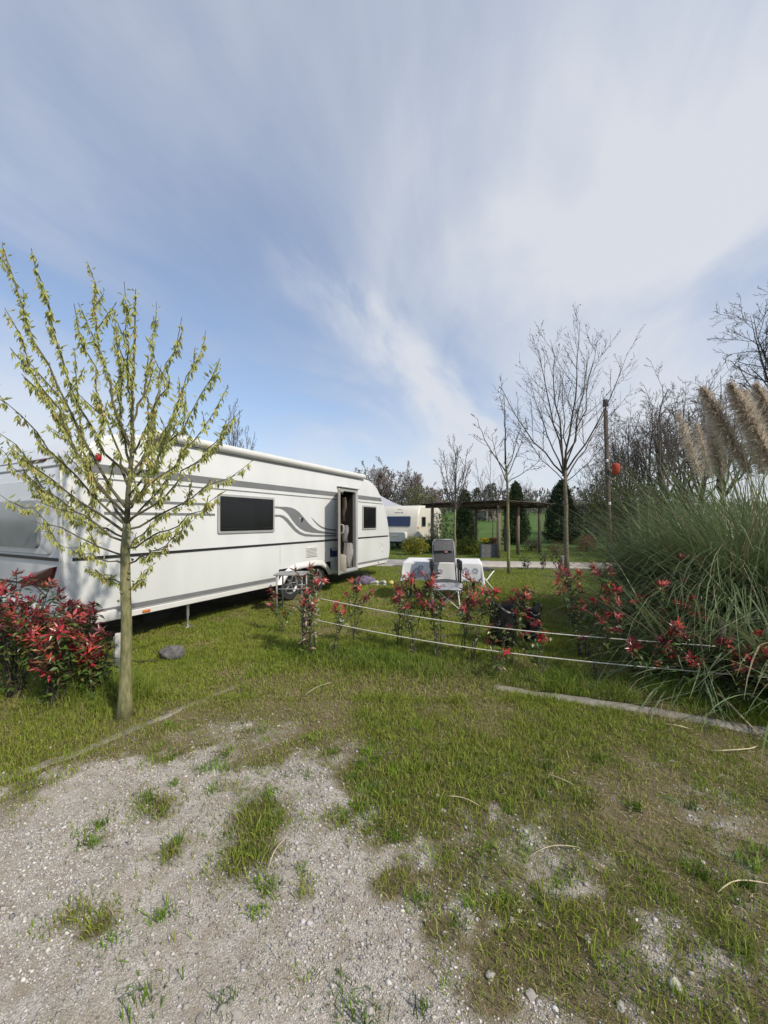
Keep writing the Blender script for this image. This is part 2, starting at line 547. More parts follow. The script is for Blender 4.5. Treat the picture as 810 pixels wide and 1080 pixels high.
def turf(y0, y1, dens, hb, wb, name, seg2):
    P = scatter(y0, y1, dens)
    x, y = P[:, 0], P[:, 1]
    cov = grass_cover(x, y); d = dryness(x, y)
    k = nrs.rand(len(x)) < np.clip(cov * (1 - .35 * d) + .02, 0, 1)
    k &= keep_turf(x, y)
    x, y, cov, d = x[k], y[k], cov[k], d[k]
    n = len(x)
    clump = fbm(x * 9, y * 9, 55, 3); big = fbm(x * 1.7, y * 1.7, 58, 3)
    h = hb * (.5 + 1.0 * clump) * nrs.uniform(.6, 1.35, n) * (.75 + .5 * big) * (1 - .35 * d)
    # longer grass at the foot of the hedge and the left bush
    row = segdist(x, y, ROW_A, ROW_B)
    back = (y > ROW_A.y + (x - ROW_A.x) * (ROW_B.y - ROW_A.y) / (ROW_B.x - ROW_A.x))
    tall = np.exp(-(row / .33) ** 2)
    tall = np.maximum(tall, .9 * np.exp(-(((x + 2.55) / .55) ** 2 + ((y - 3.3) / .28) ** 2)))
    h = h * (1 + (2.6 + 4 * (x < -1.8)) * tall * nrs.uniform(.3, 1.2, n)) * np.where(back & (row > .3) & (x > -1) & (x < 3.5), 1.25, 1)
    w = wb * nrs.uniform(.7, 1.3, n)
    g1 = np.array([.165, .24, .028]); g2 = np.array([.32, .335, .058]); s1 = np.array([.44, .37, .19]); g3 = np.array([.085, .17, .022])
    t = nrs.rand(n)[:, None]
    c = g1 * t + g2 * (1 - t)
    c = c + (g3 - c) * (np.clip(tall, 0, 1)[:, None] * .6)
    lush = np.clip((big - .5) * 3, 0, 1)[:, None]
    c = c + (g1 * 1.1 - c) * lush * .5
    pdry = np.clip(.07 + .55 * d - .1 * tall, 0, 1)
    isd = nrs.rand(n) < pdry
    c[isd] = s1 * nrs.uniform(.45, 1.1, isd.sum())[:, None]
    h = np.where(isd, h * .75, h)
    c = c * nrs.uniform(.8, 1.2, n)[:, None]
    return blades(x, y, h, w, c.astype(np.float32), name, seg2)


o = turf(.9, 3.2, lambda y: 12500, .040, .0037, 'grass', True)
tag(o, 'short patchy yellow green turf of the foreground', 'grass', kind='stuff')
o = turf(3.2, 6.5, lambda y: 12500 * (3.2 / y) ** 1.35, .045, .0052, 'grass', True)
tag(o, 'mown lawn beside the caravan and under the hedge', 'grass', kind='stuff')
o = turf(6.5, 21, lambda y: 3200 * (6.5 / y) ** 1.7, .06, .011, 'grass', False)
tag(o, 'lawn round the dining table and along the path', 'grass', kind='stuff')

# weeds and small tufts pushing through the worn drive
tx, ty, th, tk = [], [], [], []
for _ in range(230):
    c = nrs.rand()
    if c < .55: cx_, cy_ = nrs.uniform(-.2, 1.9), nrs.uniform(1.15, 2.5)
    elif c < .8: cx_, cy_ = nrs.uniform(-1.6, .3), nrs.uniform(1.9, 2.9)
    else: cx_, cy_ = nrs.uniform(-1.5, .2), nrs.uniform(1.2, 2.2)
    cv = float(grass_cover(np.array([cx_]), np.array([cy_]))[0])
    if cv < .08 and nrs.rand() < .55: continue
    m_ = int(nrs.uniform(14, 60)); rr = nrs.uniform(.012, .045)
    tx.append(cx_ + nrs.normal(0, rr, m_)); ty.append(cy_ + nrs.normal(0, rr * .9, m_))
    th.append(np.full(m_, nrs.uniform(.018, .055)) * nrs.uniform(.5, 1.3, m_)); tk.append(np.full(m_, nrs.rand()))
tx, ty, th, tk = map(np.concatenate, (tx, ty, th, tk))
cg = np.array([.13, .24, .028])[None] * (.45 + .95 * tk[:, None]) + np.array([.10, .05, .0])[None] * tk[:, None] ** 2 * .6
o = blades(tx, ty, th, nrs.uniform(.003, .0055, len(tx)), (cg * nrs.uniform(.7, 1.25, len(tx))[:, None]).astype(np.float32), 'grass', True)
tag(o, 'scattered weed tufts in the worn gravel drive', 'grass', kind='stuff')

# straw and thatch lying between the blades
P = scatter(.9, 4.6, lambda y: 520 * (2.2 / max(y, 2.2)))
cov = grass_cover(P[:, 0], P[:, 1]); d = dryness(P[:, 0], P[:, 1])
k = (nrs.rand(len(P)) < np.clip(.06 + cov * (.2 + .8 * d), 0, 1)) & keep_turf(P[:, 0], P[:, 1])
P = P[k]; n = len(P)
ln = nrs.uniform(.015, .055, n) * np.clip(P[:, 1] / 2.4, .6, 1.3); an = nrs.uniform(0, 2 * np.pi, n); w = nrs.uniform(.0008, .0017, n) * np.clip(P[:, 1] / 2.2, .7, 2)
zc = terrain(P[:, 0], P[:, 1]) + nrs.uniform(.004, .028, n) * np.clip(cov[k] + .15, 0, 1)
dx, dy = np.cos(an), np.sin(an)
dzv = nrs.normal(0, .12, n) * ln
V = np.zeros((n, 4, 3), np.float32)
for j, (s, q) in enumerate(((-1, -1), (1, -1), (1, 1), (-1, 1))):
    V[:, j, 0] = P[:, 0] + s * dx * ln / 2 - q * dy * w; V[:, j, 1] = P[:, 1] + s * dy * ln / 2 + q * dx * w; V[:, j, 2] = zc + s * dzv / 2
me = bpy.data.meshes.new('dry_clippings')
me.from_pydata(V.reshape(-1, 3).tolist(), [], np.arange(4 * n).reshape(n, 4).tolist())
ca = me.color_attributes.new('Col', 'FLOAT_COLOR', 'POINT')
cc = np.ones((n, 4, 4), np.float32)
cc[:, :, :3] = (np.array([.42, .35, .2]) * nrs.uniform(.4, 1.2, n)[:, None])[:, None, :]
ca.data.foreach_set('color', cc.ravel()); me.materials.append(M['grass'])
o = bpy.data.objects.new('dry_clippings', me); C.objects.link(o)
tag(o, 'dry grass clippings strewn over the turf', 'clippings', kind='stuff')

# ------------------------------------------------------------------ gravel
OCT = np.array([[1, 0, 0], [0, 1, 0], [-1, 0, 0], [0, -1, 0], [0, 0, 1], [0, 0, -1]], float)
OCF = np.array([[0, 1, 4], [1, 2, 4], [2, 3, 4], [3, 0, 4], [1, 0, 5], [2, 1, 5], [3, 2, 5], [0, 3, 5]])
P = scatter(.85, 3.1, lambda y: 20000 * (1.5 / max(y, 1.5)) ** .8)
cov = grass_cover(P[:, 0], P[:, 1])
dirt = fbm(P[:, 0] * 1.5, P[:, 1] * 1.9, 93, 4)
k = nrs.rand(len(P)) < np.clip(1.02 - cov * 1.15, .03, 1) * (1 - .6 * sstep(.50, .66, dirt))
P = P[k]; n = len(P)
r = np.exp(nrs.normal(math.log(.0024), .48, n)).clip(.0012, .012) * (.8 + .2 * P[:, 1])
V = OCT[None] * (1 + nrs.uniform(-.35, .35, (n, 6, 1)))
V = V + nrs.uniform(-.18, .18, (n, 6, 3))
V[:, :, 2] *= .65
an = nrs.uniform(0, 2 * np.pi, n)[:, None]
xr = V[:, :, 0] * np.cos(an) - V[:, :, 1] * np.sin(an); yr = V[:, :, 0] * np.sin(an) + V[:, :, 1] * np.cos(an)
V = np.stack([xr * nrs.uniform(.8, 1.4, (n, 1)), yr, V[:, :, 2]], 2) * r[:, None, None]
V[:, :, 0] += P[:, 0, None]; V[:, :, 1] += P[:, 1, None]; V[:, :, 2] += (terrain(P[:, 0], P[:, 1]) + r * .2)[:, None]
FI = (np.arange(n) * 6)[:, None, None] + OCF[None]
me = bpy.data.meshes.new('gravel')
me.vertices.add(n * 6); me.vertices.foreach_set('co', V.astype(np.float32).ravel())
me.loops.add(n * 24); me.loops.foreach_set('vertex_index', FI.ravel().astype(np.int32))
me.polygons.add(n * 8); me.polygons.foreach_set('loop_start', (np.arange(n * 8) * 3).astype(np.int32))
me.update()
ca = me.color_attributes.new('Col', 'FLOAT_COLOR', 'POINT')
gr = nrs.uniform(.22, .60, n) * np.where(nrs.rand(n) < .04, 1.15, 1) * np.where(nrs.rand(n) < .14, .6, 1)
big = fbm(P[:, 0] * 2.0, P[:, 1] * 2.0, 91, 4)
gr = gr * (.65 + .7 * big)
cc = np.ones((n, 6, 4), np.float32)
cc[:, :, :3] = (gr[:, None] * np.stack([np.ones(n), nrs.uniform(.90, .98, n), nrs.uniform(.78, .95, n)], 1))[:, None, :]
ca.data.foreach_set('color', cc.ravel()); me.materials.append(M['stone'])
o = bpy.data.objects.new('gravel', me); C.objects.link(o)
tag(o, 'fine pale grey gravel of the worn drive', 'gravel', kind='stuff')


# ------------------------------------------------------------------ loose stones one can count
def stone(p, r, label, shade, sd):
    bm = bmesh.new(); bmesh.ops.create_icosphere(bm, subdivisions=2, radius=1.0)
    off = Vector((sd * 3.1, sd * 1.7, sd))
    q = random.Random(sd)
    sx, sy, sz = q.uniform(.8, 1.25), q.uniform(.7, 1.1), q.uniform(.45, .7)
    for v in bm.verts:
        k = 1 + .55 * mnoise.noise(v.co * 1.3 + off) + .2 * mnoise.noise(v.co * 3 + off)
        k = round(k * 6) / 6 * .35 + k * .65
        v.co = Vector((v.co.x * sx * k, v.co.y * sy * k, v.co.z * sz * k)) * r * .72
    mb = MB(); mb.bm(bm, tuple(shade * .8 * c for c in (1, .93, .82)))
    o = mb.build('stone', M['stone'], auto=40, loc=(p.x, p.y, tz(p.x, p.y) + r * .10), rz=q.uniform(0, 6))
    tag(o, label, 'stone', 'stones lying at the edge of the gravel')


STONES = [((712, 1040), .030, 'big pale stone, the whitest at the far right', .55),
          ((620, 990), .022, 'pale grey stone with a bare patch round it, right of the grass tufts', .5),
          ((516, 1027), .020, 'light grey stone among dense grass tufts', .45),
          ((540, 970), .014, 'small white stone above the tuft of bright grass', .55),
          ((234, 1066), .026, 'grey chip, broadest of the cluster at the bottom edge of the gravel', .36),
          ((250, 1072), .020, 'whitish chip at the right end of the bottom cluster', .48),
          ((212, 1074), .019, 'brownish chip at the left end of the bottom cluster', .3),
          ((243, 1056), .013, 'small dark chip just above the bottom cluster', .26),
          ((196, 1062), .016, 'grey chip set apart left of the bottom cluster', .38),
          ((390, 1065), .020, 'pale stone on bare gravel between the chips and the turf', .5),
          ((560, 1048), .024, 'flat grey stone half under bright grass near the bottom edge', .4),
          ((655, 1062), .021, 'sandy stone at the bottom edge, between the grey and the whitest stone', .43),
          ((435, 1000), .012, 'little pale stone where the smooth gravel meets the turf', .5)]
for i, ((px, py), r, lab, sh) in enumerate(STONES):
    stone(gnd(px, py), r, lab, sh, i + 3)


# ------------------------------------------------------------------ loose straws
def straw(name, pts, w, label, cat, group=None, m='straw'):
    w *= .72; mb = MB(); mb.tube(pts, [w * .5] + [w] * (len(pts) - 2) + [w * .3], 5)
    return tag(mb.build(name, M[m], smooth=True), label, cat, group)


def lay(px1, py1, px2, py2, bend, lift=.02):
    a, b_ = gnd(px1, py1), gnd(px2, py2); r = []
    pr = Vector((-(b_ - a).y, (b_ - a).x, 0))
    for i in range(7):
        t = i / 6
        p = a.lerp(b_, t) + pr * bend * math.sin(math.pi * t)
        p.z = tz(p.x, p.y) + lift + .012 * math.sin(3 * t); r.append(p)
    return r


SG = 'dry straws lying on the ground'
for (c, w, lab) in [((283, 922, 303, 888, .08), .003, 'pale straw beside the tuft of grass in the gravel'),
                    ((748, 795, 799, 788, -.12), .005, 'broad pale straw curving in the turf below the right kerb'),
                    ((757, 946, 812, 940, .1), .0035, 'pale straw in the turf at the far right edge'),
                    ((470, 843, 507, 855, .05), .003, 'short straw across the middle of the turf'),
                    ((575, 818, 606, 832, -.04), .003, 'thin straw slanting through green turf right of the middle'),
                    ((560, 905, 610, 898, .06), .0025, 'thin straw lying over bare soil right of the gravel'),
                    ((700, 768, 728, 772, -.05), .004, 'stubby straw just below the concrete kerb'),
                    ((322, 735, 352, 722, .05), .003, 'long straw on the lawn left of the hedge'),
                    ((283, 1000, 298, 1022, .04), .0018, 'reddish twig lying on the bare gravel')]:
    straw('dry_straw', lay(*c), w, lab, 'straw', SG)

# ------------------------------------------------------------------ kerbs and path
def strip(poly, width, zt, depth, mname, name, label, rough=.012):
    mb = MB(); pts = []
    for a, b_ in zip(poly[:-1], poly[1:]):
        n = max(2, int((b_ - a).length / .09))
        for i in range(n): pts.append(a.lerp(b_, i / n))
    pts.append(poly[-1])
    vs = []
    for i, p in enumerate(pts):
        t = (pts[min(i + 1, len(pts) - 1)] - pts[max(0, i - 1)]).normalized(); s = Vector((-t.y, t.x, 0))
        j1, j2 = rnd.uniform(-rough, rough), rnd.uniform(-rough, rough)
        zj = tz(p.x, p.y) + zt + rnd.uniform(-.003, .003)
        for off, z in ((-width / 2 + j1, zj - depth), (-width / 2 + j1, zj - .008), (-width / 2 + .012 + j1, zj), (width / 2 - .012 + j2, zj), (width / 2 + j2, zj - .008), (width / 2 + j2, zj - depth)):
            q = p + s * off; vs.append((q.x, q.y, z))
    fs = []
    for i in range(len(pts) - 1):
        for k in range(5): fs.append([i * 6 + k, i * 6 + k + 1, i * 6 + k + 7, i * 6 + k + 6])
    mb.add(vs, fs)
    o = mb.build(name, M[mname], auto=50)
    if label: tag(o, label, 'kerb')
    else: tag(o, kind='structure')
    return o


strip(KR, .13, .012, .12, 'concrete', 'kerb', 'worn concrete kerb sunk in the turf below the photinia hedge')
strip(KL, .085, .004, .12, 'concrete', 'kerb', 'half buried concrete kerb passing the foot of the leafing tree')
PATH = [Vector((x, path_y(x), 0)) for x in (-40, -20, -8, 0, 5, 12, 25, 45)]
strip(PATH, 2.3, .008, .05, 'asphalt', 'path', None, rough=.03)
EDGE = [Vector((x, path_y(x) - 1.19, 0)) for x in (.3, 3, 6, 9, 14)]
strip(EDGE, .09, .05, .12, 'concrete', 'kerb', 'straight pale kerb along the near side of the path', rough=.004)

# ------------------------------------------------------------------ the big caravan (local x runs to its front, local -y is the door side)
def prism_y(mb, prof, y0, y1, bev=0.0, seg=3, cut=None):
    bm = bmesh.new()
    a = [bm.verts.new((u, y0, z)) for u, z in prof]; b_ = [bm.verts.new((u, y1, z)) for u, z in prof]
    n = len(prof)
    f0 = bm.faces.new(a); f1 = bm.faces.new(b_[::-1])
    for i in range(n):
        bm.faces.new([a[(i + 1) % n], a[i], b_[i], b_[(i + 1) % n]])
    bm.normal_update()
    bmesh.ops.recalc_face_normals(bm, faces=bm.faces)
    if bev:
        es = [e for e in bm.edges if abs(e.verts[0].co.y - e.verts[1].co.y) < 1e-6]
        bmesh.ops.bevel(bm, geom=es, offset=bev, segments=seg, profile=.5, affect='EDGES')
    mb.bm(bm)


def arc(cx, cz, r, a0, a1, n):
    return [(cx + r * math.cos(R(a0 + (a1 - a0) * i / n)), cz + r * math.sin(R(a0 + (a1 - a0) * i / n))) for i in range(n + 1)]


def flat(mb, pts, y, th=.003):
    """plate with outline pts (u,z) lying on the door side at local y"""
    bm = bmesh.new()
    a = [bm.verts.new((u, y, z)) for u, z in pts]; b_ = [bm.verts.new((u, y - th, z)) for u, z in pts]
    n = len(pts)
    bm.faces.new(b_); bm.faces.new(a[::-1])
    for i in range(n): bm.faces.new([a[i], a[(i + 1) % n], b_[(i + 1) % n], b_[i]])
    bmesh.ops.recalc_face_normals(bm, faces=bm.faces)
    mb.bm(bm)


def band(upper, lower):
    return upper + lower[::-1]


def rrect(u0, u1, z0, z1, r, n=4):
    return arc(u1 - r, z1 - r, r, 0, 90, n) + arc(u0 + r, z1 - r, r, 90, 180, n) + arc(u0 + r, z0 + r, r, 180, 270, n) + arc(u1 - r, z0 + r, r, 270, 360, n)


def cu(x, y):
    """photo pixel on the door-side wall -> (u,z) of the wall"""
    k = (x - 405) / F; Y = 5.4515 / (.51 - k)
    return ((Y - 4.05) * 1.1225, H - (y - HY) / F * Y)


CRZ = math.atan2(CD.y, CD.x)
car = empty('caravan', CA, CRZ)
tag(car, 'long white caravan with grey swoosh decals and its door standing open', 'caravan')
W = 2.5
prof = [(.03, .34), (0, .6), (0, 1.1), (.0, 1.75), (.05, 2.02), (.13, 2.2), (.25, 2.36), (.42, 2.49), (.62, 2.56), (.95, 2.59), (3.5, 2.6), (6.3, 2.585), (6.62, 2.56), (6.86, 2.5), (7.06, 2.4), (7.24, 2.24), (7.42, 2.05), (7.55, 1.86), (7.70, 1.55), (7.79, 1.26), (7.84, 1.0), (7.86, .76), (7.82, .55), (7.72, .38), (7.60, .31), (6.0, .335)]
mb = MB(); prism_y(mb, prof, 0, W, bev=.045, seg=3)
body = mb.build('body', [M['white'], M['interior']], car, auto=35)
# real door opening and wheel box cut into the shell
DU0, DU1, DZ0, DZ1 = 5.23, 5.93, .40, 2.2
cutm = MB(); cutm.box(((DU0 + DU1) / 2, .7, (DZ0 + DZ1) / 2), (DU1 - DU0, 1.5, DZ1 - DZ0))
cutm.box((4.08, .2, .30), (1.62, .62, .66))
cut = cutm.build('cutter', M['interior'], car)
md = body.modifiers.new('cut', 'BOOLEAN'); md.operation = 'DIFFERENCE'; md.object = cut; md.solver = 'EXACT'
md.material_mode = 'TRANSFER'
bpy.context.view_layer.update()
dg = bpy.context.evaluated_depsgraph_get()
nm = bpy.data.meshes.new_from_object(body.evaluated_get(dg))
body.modifiers.clear(); body.data = nm
KIDS[car.name].remove(cut); bpy.data.objects.remove(cut)
for p in nm.polygons:
    p.use_smooth = True
    c = p.center
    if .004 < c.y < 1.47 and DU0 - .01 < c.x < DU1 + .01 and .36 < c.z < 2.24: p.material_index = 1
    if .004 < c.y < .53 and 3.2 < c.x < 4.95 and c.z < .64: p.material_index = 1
nm.set_sharp_from_angle(angle=R(35))

P_ = -.002      # proud of the wall
# skirt rail
mb = MB()
mb.box((1.62, -.006, .385), (3.16, .02, .075), .008); mb.box((6.76, -.006, .385), (1.5, .02, .075), .008)
build_each(mb, 'skirt_rail', M['white2'], car, auto=40)
mb = MB(); mb.box((1.62, -.001, .432), (3.16, .012, .008)); mb.box((6.80, -.001, .432), (1.45, .012, .008)); build_each(mb, 'skirt_seam', M['greyframe'], car)
# grey lower band, black waist strip, upper band + line
mb = MB(); flat(mb, [(.17, .442), (3.2, .442), (3.22, .502), (.08, .502)], P_); mb.build('lower_band', M['stripe'], car)
mb = MB(); flat(mb, [(6.06, .425), (7.68, .43), (7.72, .482), (6.06, .482)], P_); mb.build('lower_band', M['stripe'], car)
mb = MB(); mb.box((2.62, -.006, 1.093), (5.06, .014, .034), .004); mb.build('waist_strip', M['black'], car)
mb = MB(); mb.box((6.88, -.006, 1.093), (1.66, .014, .034), .004); mb.build('waist_strip', M['black'], car)
mb = MB(); flat(mb, [(.22, 2.052), (5.12, 2.058), (5.12, 2.152), (.18, 2.150)], P_); mb.build('upper_band', M['stripe'], car)
mb = MB(); flat(mb, [(6.06, 2.05), (7.34, 2.05), (7.25, 2.145), (6.06, 2.15)], P_); mb.build('upper_band', M['stripe'], car)
mb = MB(); flat(mb, [(.3, 1.978), (5.12, 1.985), (5.12, 2.002), (.3, 1.995)], P_); flat(mb, [(6.06, 1.978), (7.39, 1.975), (7.38, 1.992), (6.06, 1.995)], P_)
build_each(mb, 'pinstripe', M['stripe'], car)
mb = MB(); flat(mb, [(.35, 1.728), (1.9, 1.735), (1.9, 1.768), (.35, 1.762)], P_); flat(mb, [(.4, 1.580), (1.9, 1.587), (1.9, 1.618), (.4, 1.612)], P_)
build_each(mb, 'pinstripe', M['stripe'], car)
# swoosh decals right of the window (traced on the wall in metres)
def zc(pts): return [cu(270 + a / 5.06, 500 + b_ / 5.06) for a, b_ in pts]
sw1u = zc([(96, 172), (130, 174), (165, 175), (188, 179), (210, 188), (232, 205), (255, 232), (280, 262), (305, 285), (330, 299), (370, 308), (428, 315)])
sw1l = zc([(96, 181), (122, 183), (140, 188), (158, 200), (176, 220), (194, 246), (212, 270), (234, 290), (262, 305), (300, 313), (370, 318), (428, 322)])
mb = MB(); flat(mb, band(sw1u, sw1l), P_)
sw2u = zc([(96, 217), (128, 217), (148, 222), (168, 236), (190, 262), (214, 290), (236, 308), (262, 319), (320, 324), (428, 326)])
sw2l = zc([(96, 227), (124, 227), (142, 235), (160, 252), (182, 278), (206, 304), (232, 322), (262, 332), (320, 334), (428, 333)])
flat(mb, band(sw2u, sw2l), P_)
sw3u = zc([(294, 230), (312, 248), (332, 267), (352, 280), (380, 290), (428, 296)])
sw3l = zc([(294, 230), (308, 250), (328, 272), (350, 288), (380, 299), (428, 304)])
flat(mb, band(sw3u, sw3l), P_)
build_each(mb, 'swoosh_decal', M['stripe'], car)
# small dark figure mark on the swoosh
mb = MB(); flat(mb, zc([(232, 232), (252, 234), (252, 243), (246, 256), (238, 256), (242, 243), (232, 241)]), P_ - .003); mb.build('emblem', M['black'], car)
mb = MB(); flat(mb, zc([(230, 233), (238, 234), (237, 240), (230, 240)]), P_ - .006); mb.build('emblem_dot', M['white2'], car)


def window(u0, u1, z0, z1, parent, y=0.0):
    mb = MB()
    bm = bmesh.new()
    o_ = rrect(u0, u1, z0, z1, .03); i_ = rrect(u0 + .035, u1 - .035, z0 + .035, z1 - .035, .02)
    n = len(o_)
    rings = [[bm.verts.new((u, y, z)) for u, z in o_], [bm.verts.new((u, y - .02, z)) for u, z in o_], [bm.verts.new((u, y - .024, z)) for u, z in i_], [bm.verts.new((u, y - .008, z)) for u, z in i_]]
    for a, b_ in zip(rings[:-1], rings[1:]):
        for i in range(n): bm.faces.new([a[i], a[(i + 1) % n], b_[(i + 1) % n], b_[i]])
    bmesh.ops.recalc_face_normals(bm, faces=bm.faces); mb.bm(bm)
    fr = mb.build('window', M['greyframe'], parent, auto=40)
    mb = MB(); bm = bmesh.new()
    p_ = rrect(u0 + .03, u1 - .03, z0 + .03, z1 - .03, .025)
    f = [bm.verts.new((u, y - .016, z)) for u, z in p_]
    bb = [bm.verts.new((u, y - .004, z)) for u, z in p_]
    bm.faces.new(f); bm.faces.new(bb[::-1])
    for i in range(n): bm.faces.new([f[i], f[(i + 1) % n], bb[(i + 1) % n], bb[i]])
    bmesh.ops.recalc_face_normals(bm, faces=bm.faces)
    mb.bm(bm)
    mb.build('pane', M['glass'], fr, auto=40)
    mb = MB(); mb.box(((u0 + u1) / 2, y - .0185, z0 + .075), (u1 - u0 - .12, .004, .008)); mb.box(((u0 + u1) / 2, y - .0185, z1 - .07), (u1 - u0 - .2, .004, .012))
    build_each(mb, 'blind_rail', M['blackplastic'], fr)
    return fr


window(1.94, 3.14, 1.315, 1.92, car)
window(6.25, 6.98, 1.295, 1.905, car)
# awning roll, roof vents
mb = MB(); mb.tube([(.95, -.02, 2.615), (6.25, -.02, 2.615)], .062, 14); mb.box((3.6, .03, 2.58), (5.3, .1, .05), .01)
mb.build('awning_roll', M['white2'], car, auto=40)
mb = MB(); mb.tube([(.9, -.02, 2.615), (.97, -.02, 2.615)], .066, 14); mb.tube([(6.22, -.02, 2.615), (6.3, -.02, 2.615)], .066, 14); build_each(mb, 'roll_cap', M['white2'], car, auto=40)
mb = MB(); mb.box((2.4, 1.2, 2.635), (.75, .75, .09), .03, seg=2); mb.build('roof_vent', M['white2'], car, auto=40)
# door frame
mb = MB()
for (u0, u1, z0, z1) in ((5.155, 5.232, .335, 2.265), (5.928, 6.015, .335, 2.265)):
    mb.box(((u0 + u1) / 2, .03, (z0 + z1) / 2), (u1 - u0, .1, z1 - z0), .008)
mb.box((5.58, .03, 2.232), (.69, .098, .066), .006); mb.box((5.58, .03, .368), (.69, .098, .062), .006)
build_each(mb, 'door_frame', M['greyframe'], car, auto=40)
mb = MB(); mb.box((5.58, -.03, 2.285), (.92, .05, .018), .004); mb.build('rain_gutter', M['greyframe'], car)
mb = MB(); mb.box((5.58, .03, .33), (.86, .14, .055), .012); mb.build('door_sill', M['alu'], car)
# inside: seat back and cupboard seen dimly
mb = MB(); mb.box((5.75, .75, .75), (.3, .5, .7), .02); mb.build('inner_cupboard', M['darkwood'], car)
mb = MB(); mb.box((5.42, .5, .47), (.3, .35, .12), .02); mb.build('inner_step', M['interior'], car)
# the open door leaf
HG = Vector((5.17, -.03, 0))
wd = Vector((.12, -.993, 0))
la = math.atan2(wd.y, wd.x) - CRZ
def dl(a, b_, z):      # along leaf from the hinge, b_ = towards its inner (lined) face
    e = Vector((math.cos(la), math.sin(la), 0)); s = Vector((-e.y, e.x, 0))
    q = HG + e * a + s * b_; q.z = z; return q
RQ = Matrix.Rotation(la, 3, 'Z')
mb = MB(); mb.box(dl(.355, 0, 1.285), (.70, .034, 1.80), .012, RQ, seg=2); leaf_ = mb.build('door', M['white2'], car, auto=40)
mb = MB(); mb.box(dl(.355, .021, 1.285), (.66, .012, 1.75), .004, RQ); mb.build('lining', M['doorin'], leaf_)
mb = MB(); mb.box(dl(.70, .003, 1.285), (.022, .05, 1.78), .005, RQ); mb.build('edge_trim', M['doorin'], leaf_)
mb = MB(); mb.box(dl(.40, .09, .62), (.46, .13, .34), .03, RQ, seg=2); mb.build('door_bin', M['doorin'], leaf_, auto=40)
mb = MB(); mb.tube([dl(.58, .03, 1.25), dl(.58, .09, 1.27), dl(.58, .10, 1.34), dl(.58, .09, 1.42), dl(.58, .03, 1.44)], .014, 6); mb.build('handle', M['greyframe'], leaf_, smooth=True)
mb = MB(); mb.box(dl(.35, .03, 1.78), (.42, .012, .5), .01, RQ); mb.build('door_window', M['glass'], leaf_)
mb = MB(); mb.box(dl(.35, .06, 2.13), (.55, .06, .05), .01, RQ); mb.build('blind_case', M['greyframe'], leaf_)
mb = MB(); mb.box((3.55, -.008, 2.535), (5.1, .014, .016), .003); mb.build('awning_rail', M['greyframe'], car)
for u_, z0_, z1_ in ((.58, .52, 1.075), (3.30, .72, 1.075), (5.08, .52, 2.04)):
    mb = MB(); mb.box((u_, -.0006, (z0_ + z1_) / 2), (.005, .003, z1_ - z0_)); mb.build('panel_seam', M['dullalu'], car)
# wheels + arch + chassis
for wu in (3.64, 4.42):
    mb = MB()
    Mx = Matrix.Translation((wu, .13, .325)) @ Matrix.Rotation(R(90), 4, 'X')
    mb.lathe([(.20, -.10), (.30, -.10), (.325, -.07), (.33, 0), (.325, .07), (.30, .10), (.20, .10)], 32, Mx)
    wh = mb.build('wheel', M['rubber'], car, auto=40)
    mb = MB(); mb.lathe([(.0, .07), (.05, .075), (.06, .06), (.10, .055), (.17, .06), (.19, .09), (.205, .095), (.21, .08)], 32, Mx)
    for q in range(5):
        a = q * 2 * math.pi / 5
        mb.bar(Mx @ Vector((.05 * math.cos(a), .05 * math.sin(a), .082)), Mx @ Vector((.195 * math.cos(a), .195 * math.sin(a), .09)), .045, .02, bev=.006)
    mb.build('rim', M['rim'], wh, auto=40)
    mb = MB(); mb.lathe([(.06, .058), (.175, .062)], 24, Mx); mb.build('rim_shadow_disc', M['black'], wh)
mb = MB()
ao = [(3.22, .36), (3.30, .47), (3.42, .58), (3.58, .66), (3.78, .70), (4.35, .71), (4.58, .68), (4.74, .6), (4.86, .48), (4.94, .36)]
ai = [(3.33, .36), (3.40, .45), (3.50, .53), (3.62, .575), (3.8, .59), (4.33, .60), (4.5, .58), (4.65, .52), (4.75, .44), (4.82, .36)]
bm = bmesh.new()
rings = []
for (u, z), (ui, zi) in zip(ao, ai):
    rings.append([bm.verts.new((u, .0, z)), bm.verts.new((u + (ui - u) * .25, -.03, z + (zi - z) * .25 - .004)), bm.verts.new((u + (ui - u) * .6, -.055, z + (zi - z) * .6)), bm.verts.new((ui, -.06, zi)), bm.verts.new((ui + (4.08 - ui) * .03, -.01, zi - .01))])
for a, b_ in zip(rings[:-1], rings[1:]):
    for k in range(4): bm.faces.new([a[k], b_[k], b_[k + 1], a[k + 1]])
bmesh.ops.recalc_face_normals(bm, faces=bm.faces)
mb.bm(bm); mb.build('wheel_arch', M['white2'], car, smooth=True)
mb = MB(); mb.box((3.9, .62, .3), (7.0, .08, .12)); mb.box((3.9, 1.88, .3), (7.0, .08, .12)); mb.box((4.05, 1.25, .32), (.1, 1.9, .1)); mb.box((2.2, 1.25, .29), (1.3, .7, .14)); mb.tube([(7.3, .7, .3), (9.0, 1.25, .36)], .05, 6); mb.tube([(7.3, 1.8, .3), (9.0, 1.25, .36)], .05, 6)
mb.build('chassis', M['under'], car)
for su, sy in ((1.52, .09), (1.52, 2.3), (6.9, 2.3)):
    mb = MB(); mb.tube([(su, sy, .36), (su, sy, .16)], .020, 8); mb.tube([(su, sy, .16), (su, sy, .02)], .014, 8); mb.box((su, sy, .015), (.14, .12, .022), .004)
    mb.build('corner_steady', M['alu'], car, auto=40)
mb = MB(); mb.box((1.15, .35, .25), (.35, .3, .14), .02); mb.build('under_box', M['under'], car)
